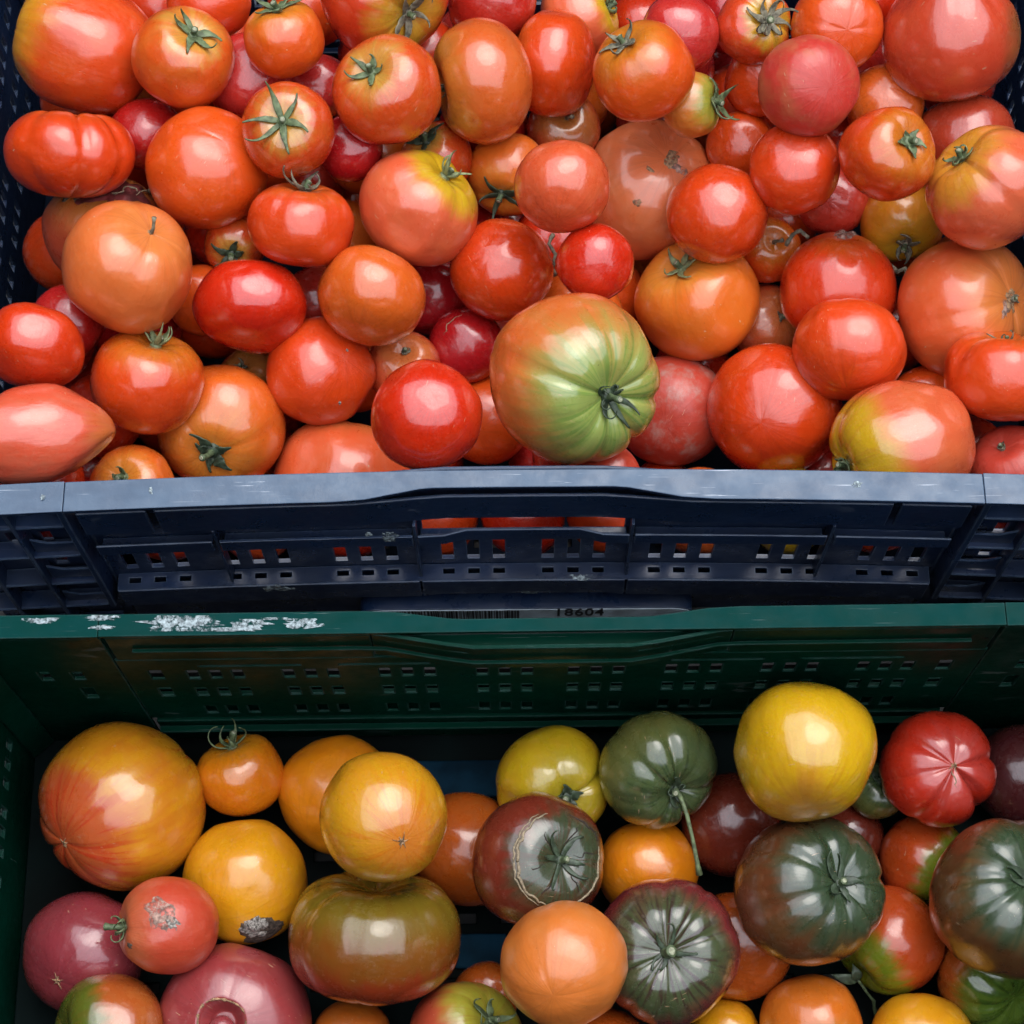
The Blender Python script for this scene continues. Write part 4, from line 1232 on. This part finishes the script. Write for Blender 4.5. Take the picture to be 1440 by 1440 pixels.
MATS = {'leaf': M_leaf, 'pale': M_leafpale, 'dry': M_leafdry, 'dark': M_leafdark}

def axis_matrix(axis, r, spin):
    z = (rgt * axis[0] + upv * axis[1] - fwd * axis[2]).normalized()
    x = z.orthogonal().normalized()
    y = z.cross(x)
    c, s = math.cos(spin), math.sin(spin)
    return Matrix((x * c + y * s, y * c - x * s, z)).transposed()

placed = []
def build_tomato(a, idx, pos, R):
    sp = dict(a['shape'])
    L = sp.pop('L', .014); w = sp.pop('w', .0032); curl = sp.pop('curl', .3); rise = sp.pop('rise', .12); nsep = sp.pop('n_sep', 5)
    thin = sp.pop('thin', 1.0); mt = MATS[sp.pop('mat', 'leaf')]; stemL = sp.pop('stemL', .006); stemr = sp.pop('stemr', .0019); sp.pop('patch', None)
    ext = list(a['extra']) + ([a['top']] if a['top'] else [])
    rnd = random.Random(idx)
    if 'n' not in sp: sp['n'] = rnd.choice((3, 4, 5, 6)); sp['amp'] = rnd.uniform(.015, .05)
    sp.setdefault('sq', rnd.uniform(.1, .7)); sp.setdefault('wob', rnd.uniform(.025, .05)); sp.setdefault('blobe', rnd.uniform(0, .5))
    sh = Shape(R, a['k'], seed=idx * 7 + 3, **sp)
    spin = rnd.uniform(0, 6.28)
    Mx = axis_matrix(a['axis'], R, spin)
    seg, rings = (72, 48) if a['R'] > 80 else (60, 40)
    if 'crater' in ext:
        sh.crater = ((Mx.transposed() @ (rgt * -.07 + upv * .22 - fwd * .97)).normalized(), .36, .30)
        seg, rings = 160, 110
    me = tomato_mesh(sh, 'tomato', seg, rings)
    me.materials.append(SKINS[a['skin']])
    if ext:
        root = empty('tomato', pos)
        body = link('skin', me, None, root)
    else:
        root = link('tomato', me)
        root.location = pos
    root.rotation_euler = Mx.to_euler()
    tag(root, a['label'], 'tomato', 'red tomatoes in the blue crate' if a['crate'] == 'B' else 'mixed tomatoes in the green crate')
    Mi = Mx.transposed()
    def cdir(x, y):      # direction on the visible side, given as fractions of the radius from the centre
        z = math.sqrt(max(0.0, 1 - x * x - y * y))
        return Mi @ (rgt * x + upv * y - fwd * z)
    for e in ext:
        if e == 'star':
            calyx(sh, root, nsep, L, w, rise, curl, mt, stemL, idx, thin=thin, stemr=stemr, stemdir=(rnd.uniform(-.4, .4), rnd.uniform(-.4, .4), 1))
        elif e == 'dry':
            calyx(sh, root, 4, L, .0018, .5, .8, M_leafdry, 0.004, idx, thin=.6, stemr=.0012)
        elif e == 'stub':
            bare_scar(sh, root, idx, .0018)
            zp = sh.at(0.0001, 0).z
            bm = bmesh.new()
            P = [Vector((0, 0, zp - .0005)), Vector((.0008, 0, zp + .003)), Vector((.0025, .0005, zp + .006)), Vector((.0035, .0012, zp + .0085))]
            add_tube(bm, P, [.0013, .0009, .0009, .0014], 7)
            obj('stem', bm, M_leafdry, root, True)
        elif e == 'scar':
            bare_scar(sh, root, idx, .002, M_dark)
        elif e == 'cork':
            surface_patch(sh, Vector((0, 0, 1)), .009, M_scar, 'stem_scar', root, .0007, .8, idx, aspect=.6, bumpy=.0008)
            surface_patch(sh, Vector((.25, .1, 1)), .006, M_grey, 'stem_scar', root, .0005, .8, idx + 1, aspect=.5, bumpy=.0006)
            calyx(sh, root, 3, .005, .0016, .3, .8, M_leafdry, .003, idx, thin=.6, stemr=.0012)
        elif e == 'greycap':
            surface_patch(sh, Vector((0, 0, 1)), .0125, M_grey, 'cork_cap', root, .0016, .35, idx, aspect=.55, bumpy=.0022)
        elif e == 'dot':
            surface_patch(sh, cdir(.6, .36), .0011, M_mould, 'pale_scar', root, .0004, .3, idx, n=4)
            surface_patch(sh, cdir(.42, -.62), .0012, M_mould, 'pale_scar', root, .0004, .5, idx + 1, n=4)
        elif e == 'crack':
            crack_line(sh, [cdir(-.55, .2), cdir(-.45, .5), cdir(-.1, .75)], M_crackpale, 'crack', root, .0004)
        elif e == 'blossomscar':
            surface_patch(sh, cdir(.31, .36), .0075, M_scar, 'blossom_scar', root, .0005, .35, idx, aspect=.8, bumpy=.001)
            surface_patch(sh, cdir(.40, .22), .0045, M_grey, 'blossom_scar', root, .0006, .35, idx + 4, aspect=1.3, bumpy=.001)
            surface_patch(sh, cdir(-.22, -.3), .0028, M_scar, 'dent_mark', root, .0003, .35, idx + 2)
            surface_patch(sh, cdir(-.03, .18), .0014, M_scar, 'dent_mark', root, .0003, .35, idx + 3, aspect=3)
        elif e == 'blossomstar':
            star_scar(sh, root, idx, .004)
        elif e == 'pucker':
            star_scar(sh, root, idx, .003)
            crack_line(sh, [cdir(.1, .2), cdir(.12, -.05), cdir(.14, -.22)], M_crackpale, 'crease', root, .0005, 0.0)
        elif e == 'rotspot':
            surface_patch(sh, cdir(.32, -.70), .0135, M_rot, 'rot_patch', root, .0006, .3, idx, bumpy=.0008)
            surface_patch(sh, cdir(.28, -.62), .0075, M_mould, 'mould', root, .0016, .5, idx + 1, bumpy=.0022)
        elif e == 'greypatch':
            surface_patch(sh, cdir(-.02, .42), .0115, M_grey, 'grey_scar', root, .0003, .45, idx + 5, aspect=.8, bumpy=.0008)
            surface_patch(sh, cdir(.25, .28), .0055, M_mould, 'grey_scar', root, .0002, .5, idx + 6, aspect=.6, bumpy=.0003)
            surface_patch(sh, cdir(-.62, -.22), .0022, M_rot, 'blemish', root, .0003, .6, idx + 7)
        elif e == 'crater':
            # cork round the edge of a hollow with a second growth inside
            c0 = sh.crater[0]
            u = c0.orthogonal().normalized(); v_ = c0.cross(u)
            cr_, sh.crater = sh.crater, None
            pts = [surf(sh, c0 + (u * math.cos(q) + v_ * math.sin(q)) * (.345 + .02 * math.sin(3 * q)), -.0006)[0] for q in np.linspace(0, 2 * math.pi, 60)]
            pc = surf(sh, c0, -R * .20)[0]
            sh.crater = cr_
            bm = bmesh.new()
            add_tube(bm, pts, [.0004 + .0012 * abs(mnoise.noise(p * 500)) for p in pts], 6)
            obj('crater_rim', bm, M_scar, root, True)
            b2 = bmesh.new()
            bmesh.ops.create_uvsphere(b2, u_segments=24, v_segments=16, radius=R * .17)
            dn = Mi @ (-upv * .45 - rgt * .25)
            for v in b2.verts:
                v.co += v.co.normalized() * mnoise.noise(v.co * 60) * R * .04
                v.co = v.co + pc + dn * R * .12
            me2 = mesh_from(b2, 'inner_growth', True)
            at2 = me2.attributes.new('skin_pos', 'FLOAT_VECTOR', 'POINT')
            at2.data.foreach_set('vector', [c for v in me2.vertices for c in (v.co - pc).normalized()])
            link('inner_growth', me2, SKINS['pinkpurple'], root)
        elif e == 'cracks':
            for th, a0, a1, q in ((.74, -2.9, -.2, .0012), (.79, -2.7, -.4, .0008), (.70, .1, 1.9, .0009), (.72, 2.0, 2.9, .0007)):
                # ring cracks about the stem; angles measured about the local axis
                base = Mi @ (-rgt)
                b0 = math.atan2(base.y, base.x)
                ds = [Vector((math.sin(th) * math.cos(b0 + x), math.sin(th) * math.sin(b0 + x), math.cos(th) * sh.k)) for x in np.linspace(a0 + 1.55, a1 + 1.55, 9)]
                crack_line(sh, ds, M_crackpale if q > .00075 else M_dark, 'ring_crack', root, q, .0001)
            base = Mi @ (-rgt); b0 = math.atan2(base.y, base.x)
            for x in (-.9, .2, 1.1, 2.2, 3.4, 4.3):
                ds = [Vector((math.sin(th) * math.cos(b0 + x + .2 * math.sin(th * 9)), math.sin(th) * math.sin(b0 + x), math.cos(th) * sh.k)) for th in (.22, .34, .46, .56)]
                crack_line(sh, ds, M_dark, 'radial_crack', root, .0005, .0)
        elif e == 'husk':
            surface_patch(sh, cdir(.32, .66), .024, M_husk, 'shrivelled_skin', root, .0012, .5, idx, bumpy=.003, aspect=.7)
            surface_patch(sh, cdir(-.22, .68), .013, M_rot, 'dried_pulp', root, .0016, .7, idx + 1, bumpy=.004, aspect=.6)
            for k in range(5):
                x0 = -.5 + k * .28
                crack_line(sh, [cdir(x0, .52), cdir(x0 + .15, .66 + .05 * (k % 2)), cdir(x0 + .3, .60)], M_crackpale, 'dried_edge', root, .0009, .0012)
        elif e == 'longstem':
            zp = sh.at(0.0001, 0).z
            start = Vector((0, 0, zp))
            dn = Mi @ (rgt * .25 - upv * .95 - fwd * .05)
            P = [start, start + Vector((0, 0, .007)), start + Vector((0, 0, .010)) + dn * .008, start + Vector((0, 0, .009)) + dn * .022, start + Vector((0, 0, .006)) + dn * .038, start + Vector((0, 0, .004)) + dn * .046]
            bm = bmesh.new(); add_tube(bm, P, [.0018, .0013, .0012, .0011, .0013, .0020], 8)
            obj('drooping_stem', bm, M_leaf, root, True)
    return root

for i, a in enumerate(T):
    pos = CAM + rays[i] * tz[i]
    R = a['R'] * tz[i] / F_PX
    placed.append((pos, Rp[i] * tz[i] / F_PX, a['crate']))
    build_tomato(a, i, pos, R)

# --- fruit lower in the crates, showing in the gaps and through the slots
fr = random.Random(11)
def visible_fraction(pos, R, others):
    rel = pos - CAM
    z = rel.dot(fwd); x = rel.dot(rgt) / z * F_PX; y = -rel.dot(upv) / z * F_PX; r = R / z * F_PX
    cnt = tot = 0
    for k in range(40):
        q = math.sqrt((k + .5) / 40) * r * .97; an = k * 2.39996
        sx, sy = x + q * math.cos(an), y + q * math.sin(an)
        if not (-720 < sx < 720 and -720 < sy < 720): continue
        tot += 1
        if any((sx - o[0]) ** 2 + (sy - o[1]) ** 2 < o[2] ** 2 and o[3] < z for o in others): continue
        cnt += 1
    return cnt / 40.0
def screen(pos, R):
    rel = pos - CAM; z = rel.dot(fwd)
    return (rel.dot(rgt) / z * F_PX, -rel.dot(upv) / z * F_PX, R / z * F_PX, z)
scr = {'B': [screen(p, R) for p, R, c in placed if c == 'B'], 'G': [screen(p, R) for p, R, c in placed if c == 'G']}
fills = []
nmain = {k: len(v) for k, v in scr.items()}
for cr, x0, x1, y0, y1, zf, ztop, tries in (('B', -.285, .297, BY0 + .003, BY0 + DEP - .037, BZ - HT + .003, BZ - .045, 12000), ('G', -.270, .310, -.365, -.004, -HT + .003, -.085, 6000)):
    for q in range(tries):
        R = fr.uniform(.023, .031)
        fz = (q / tries)
        z = ztop - R - (ztop - R - (zf + R)) * min(1, fz * 1.15)
        p = Vector((fr.uniform(x0 + R, x1 - R), fr.uniform(y0 + R, y1 - R), z))
        if cr == 'B' and q % 3 == 0: p.y = y0 + R
        if any(c == cr and (p - o).length < (R + r_) * .93 for o, r_, c in placed): continue
        vf = visible_fraction(p, R, scr[cr])
        nearwall = cr == 'B' and p.y < y0 + R + .004 and -.16 < p.z - BZ < -.03
        if cr == 'G' and (p.y > -.11): continue
        sx_, sy_, sr_, sz_ = screen(p, R)
        if any(math.hypot(sx_ - o[0], sy_ - o[1]) < sr_ + o[2] - 3 and o[3] > sz_ - R * .5 for o in scr[cr][:nmain[cr]]): continue
        if vf >= .05 or nearwall:
            fills.append((p, R, cr))
            placed.append((p, R, cr)); scr[cr].append(screen(p, R))
print('fills', len(fills), [sum(1 for f in fills if f[2] == c) for c in 'BG'])
row = ('crimson', 'red', 'orangered', 'red', 'orangered', 'red', 'red', 'orange', 'lemon', 'orangered', 'crimson')
for i_, sk_ in enumerate(row):
    R = .0255
    p = Vector((-.25 + .05 * i_ + BLUE_LOC.x, BY0 + .003 + R, BZ - .130))
    fills = [f for f in fills if not (f[2] == 'B' and (f[0] - p).length < (f[1] + R) * .80)]
    fills.append((p, R, 'B', sk_))
base_meshes = {}
for i, (p, R, cr, *fsk) in enumerate(fills):
    v = i % 3
    key = (cr, v)
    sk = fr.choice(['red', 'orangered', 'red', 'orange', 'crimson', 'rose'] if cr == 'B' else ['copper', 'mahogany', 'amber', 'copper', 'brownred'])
    if fsk: sk = fsk[0]
    key = (v, sk)
    if key not in base_meshes:
        sh = Shape(0.027, (.9, .96, .93)[v], seed=500 + v)
        me = tomato_mesh(sh, 'tomato', 40, 26)
        me.materials.append(SKINS[sk])
        base_meshes[key] = me
    o = link('tomato', base_meshes[key])
    o.location = p
    s_ = R / 0.027
    o.scale = (s_, s_, s_)
    o.rotation_euler = (fr.uniform(2.2, 4.0), fr.uniform(-.6, .6), fr.uniform(0, 6.28))
    sx_, sy_, sr_, sz_ = screen(p, R)
    col = {'red': 'red', 'orangered': 'orange red', 'orange': 'orange', 'crimson': 'crimson', 'rose': 'pinkish red', 'copper': 'copper brown', 'mahogany': 'dark brown', 'amber': 'amber', 'brownred': 'brownish red', 'gold': 'golden', 'lemon': 'yellow'}[sk]
    side = ['far left', 'left', 'left of centre', 'right of centre', 'right', 'far right'][max(0, min(5, int((sx_ + 720) / 240)))]
    if cr == 'B':
        if sy_ > -60:
            lab_ = 'low %s tomato against the slotted wall of the blue crate, %s' % (col, side)
        else:
            row = ['at the back', 'behind the middle', 'before the middle'][max(0, min(2, int((sy_ + 720) / 230)))]
            lab_ = 'low %s tomato in gap %s of blue crate, %s' % (col, row, side)
        tag(o, lab_, 'tomato', 'red tomatoes low in the blue crate')
    else:
        tag(o, 'low %s tomato glimpsed in shade in the green crate, %s' % (col, side), 'tomato', 'shaded tomatoes low in the green crate')

# --- loose dried bits of stalk caught between the fruit
def idx_of(cx, cy): return min(range(N_), key=lambda i: (T[i]['cx'] - cx) ** 2 + (T[i]['cy'] - cy) ** 2)
def twig(path, near, rad, mat, label, name='dried_stalk', leafy=None):
    t0 = tz[idx_of(*near)]
    P = [CAM + ray(x, y) * (t0 + dz) for x, y, dz in path]
    Q = []
    for i in range(len(P) - 1):
        for q in range(4):
            p = P[i].lerp(P[i + 1], q / 4)
            Q.append(p + Vector((mnoise.noise(p * 300), mnoise.noise(p * 300 + Vector((7, 0, 0))), 0)) * .0007)
    Q.append(P[-1])
    c = sum(Q, Vector()) / len(Q)
    Q = [q - c for q in Q]
    bm = bmesh.new()
    add_tube(bm, Q, [rad * (.75 + .8 * abs(mnoise.noise(q * 500))) for q in Q], 6)
    if leafy:
        o = empty(name, c)
        obj('stalk', bm, mat, o, True)
        for k, (a, l) in enumerate(leafy):
            b2 = bmesh.new()
            rows = []
            st = Q[-1]
            for q in range(9):
                u_ = q / 8
                w = .0038 * math.sin(math.pi * min(1, u_ * .9 + .1)) * (1 - u_ * .5)
                ctr = st + rgt * (math.cos(a) * l * u_) + upv * (math.sin(a) * l * u_) - fwd * (.004 * math.sin(2.6 * u_))
                sd = rgt * -math.sin(a) + upv * math.cos(a)
                rows.append([b2.verts.new(ctr - sd * w - fwd * w * .5), b2.verts.new(ctr), b2.verts.new(ctr + sd * w - fwd * w * .4)])
            for q in range(8):
                for e in (0, 1): b2.faces.new((rows[q][e], rows[q][e + 1], rows[q + 1][e + 1], rows[q + 1][e]))
            lf = obj('leaf', b2, M_leafdark, o, True)
            so = lf.modifiers.new('thickness', 'SOLIDIFY'); so.thickness = .0004
    else:
        o = obj(name, bm, mat, None, True)
        o.location = c
    tag(o, label, 'stalk')
twig([(777, 330, .0), (772, 343, -.004), (781, 358, -.003), (777, 372, -.002), (780, 388, .002)], (705, 380), .0011, M_leafdry, 'thin pale dried stalk standing between two round red tomatoes above the big green one')
twig([(1106, 345, .004), (1114, 330, .0), (1126, 323, -.002), (1136, 334, .0)], (1178, 402), .0013, M_leafdry, 'short grey dried stalk left of the corky topped pear shaped tomato')
twig([(1252, 372, .004), (1262, 383, .0), (1272, 377, -.002), (1281, 392, .0)], (1178, 402), .0012, M_leafdry, 'crumpled dried stalk under the yellow orange tomato at right')
twig([(1232, 1432, .01), (1228, 1408, .002), (1216, 1390, -.004), (1206, 1378, -.006)], (1250, 1322), .0010, M_stem, 'green leafy stalk under the big dark green tomato near the bottom edge', 'leafy_stalk', [(2.9, .016), (1.9, .010)])

# ------------------------------------------------------------------ dirt, stickers and chips on the crates
def at_plane(px, py, y=None, z=None):
    r = ray(px, py)
    tt = t_for_y(r, y) if y is not None else t_for_z(r, z)
    return CAM + r * tt
def flake(px, py, wpx, hpx, plane, val, parent, seed, mat=M_paint, name='white_residue'):
    """thin irregular crust. plane 'z': lying on a level surface; 'y': on an upright one"""
    p = at_plane(px, py, **{plane: val})
    e1 = at_plane(px + wpx / 2, py, **{plane: val}) - p
    e2 = at_plane(px, py - hpx / 2, **{plane: val}) - p
    rr = random.Random(seed)
    o_ = Vector((rr.uniform(0, 9), rr.uniform(0, 9), 0))
    nrm = Vector((0, 0, 1)) if plane == 'z' else Vector((0, -1, 0))
    inv = parent.matrix_world.inverted()
    bm = bmesh.new()
    nseg, nr = 30, 4
    c = bm.verts.new(inv @ (p + nrm * .0006))
    prev = None
    for i in range(1, nr + 1):
        tt = i / nr
        ring = []
        for j in range(nseg):
            ph = 2 * math.pi * j / nseg
            rad = 1 + .75 * mnoise.noise(Vector((math.cos(ph) * 1.7, math.sin(ph) * 1.7, 0)) + o_) + .5 * mnoise.noise(Vector((math.cos(ph) * 6, math.sin(ph) * 6, 2)) + o_)
            q = p + e1 * (math.cos(ph) * rad * tt) + e2 * (max(-1.0, min(1.0, math.sin(ph) * rad * 1.2)) * tt)
            h = (.0006 * (1 - tt ** 4) + .00035 * mnoise.noise(Vector((q.x * 400, q.y * 400, q.z * 400)))) if i < nr else .00008
            ring.append(bm.verts.new(inv @ (q + nrm * max(.00005, h))))
        for j in range(nseg):
            k = (j + 1) % nseg
            if prev is None: bm.faces.new((c, ring[j], ring[k]))
            else: bm.faces.new((prev[j], ring[j], ring[k], prev[k]))
        prev = ring
    bmesh.ops.recalc_face_normals(bm, faces=bm.faces)
    return obj(name, bm, mat, parent)
for k, (px, py, w_, h_) in enumerate(((60, 873, 42, 9), (145, 869, 42, 8), (142, 882, 34, 7), (262, 874, 95, 17), (300, 885, 110, 6), (352, 878, 46, 15), (425, 877, 46, 15), (230, 884, 50, 8), (388, 870, 40, 4))):
    flake(px, py, w_, h_, 'z', .0003, green, 40 + k)
yf = BLUE_LOC.y - .0147
for k, (px, py, w_, h_) in enumerate(((390, 826, 34, 10), (376, 828, 10, 8))):
    flake(px, py, w_, h_, 'y', yf, blue, 60 + k)
flake(820, 812, 40, 9, 'z', BLUE_LOC.z - .1248, blue, 70)
flake(742, 828, 26, 13, 'y', BLUE_LOC.y - .0112, blue, 71)
flake(548, 755, 22, 14, 'y', BLUE_LOC.y - .0122, blue, 72)
flake(518, 752, 8, 8, 'y', BLUE_LOC.y - .0122, blue, 73)
flake(1205, 681, 12, 9, 'z', BLUE_LOC.z + .0001, blue, 74)
flake(60, 699, 6, 8, 'z', BLUE_LOC.z + .0009, blue, 75)
flake(212, 690, 5, 10, 'z', BLUE_LOC.z + .0001, blue, 76)
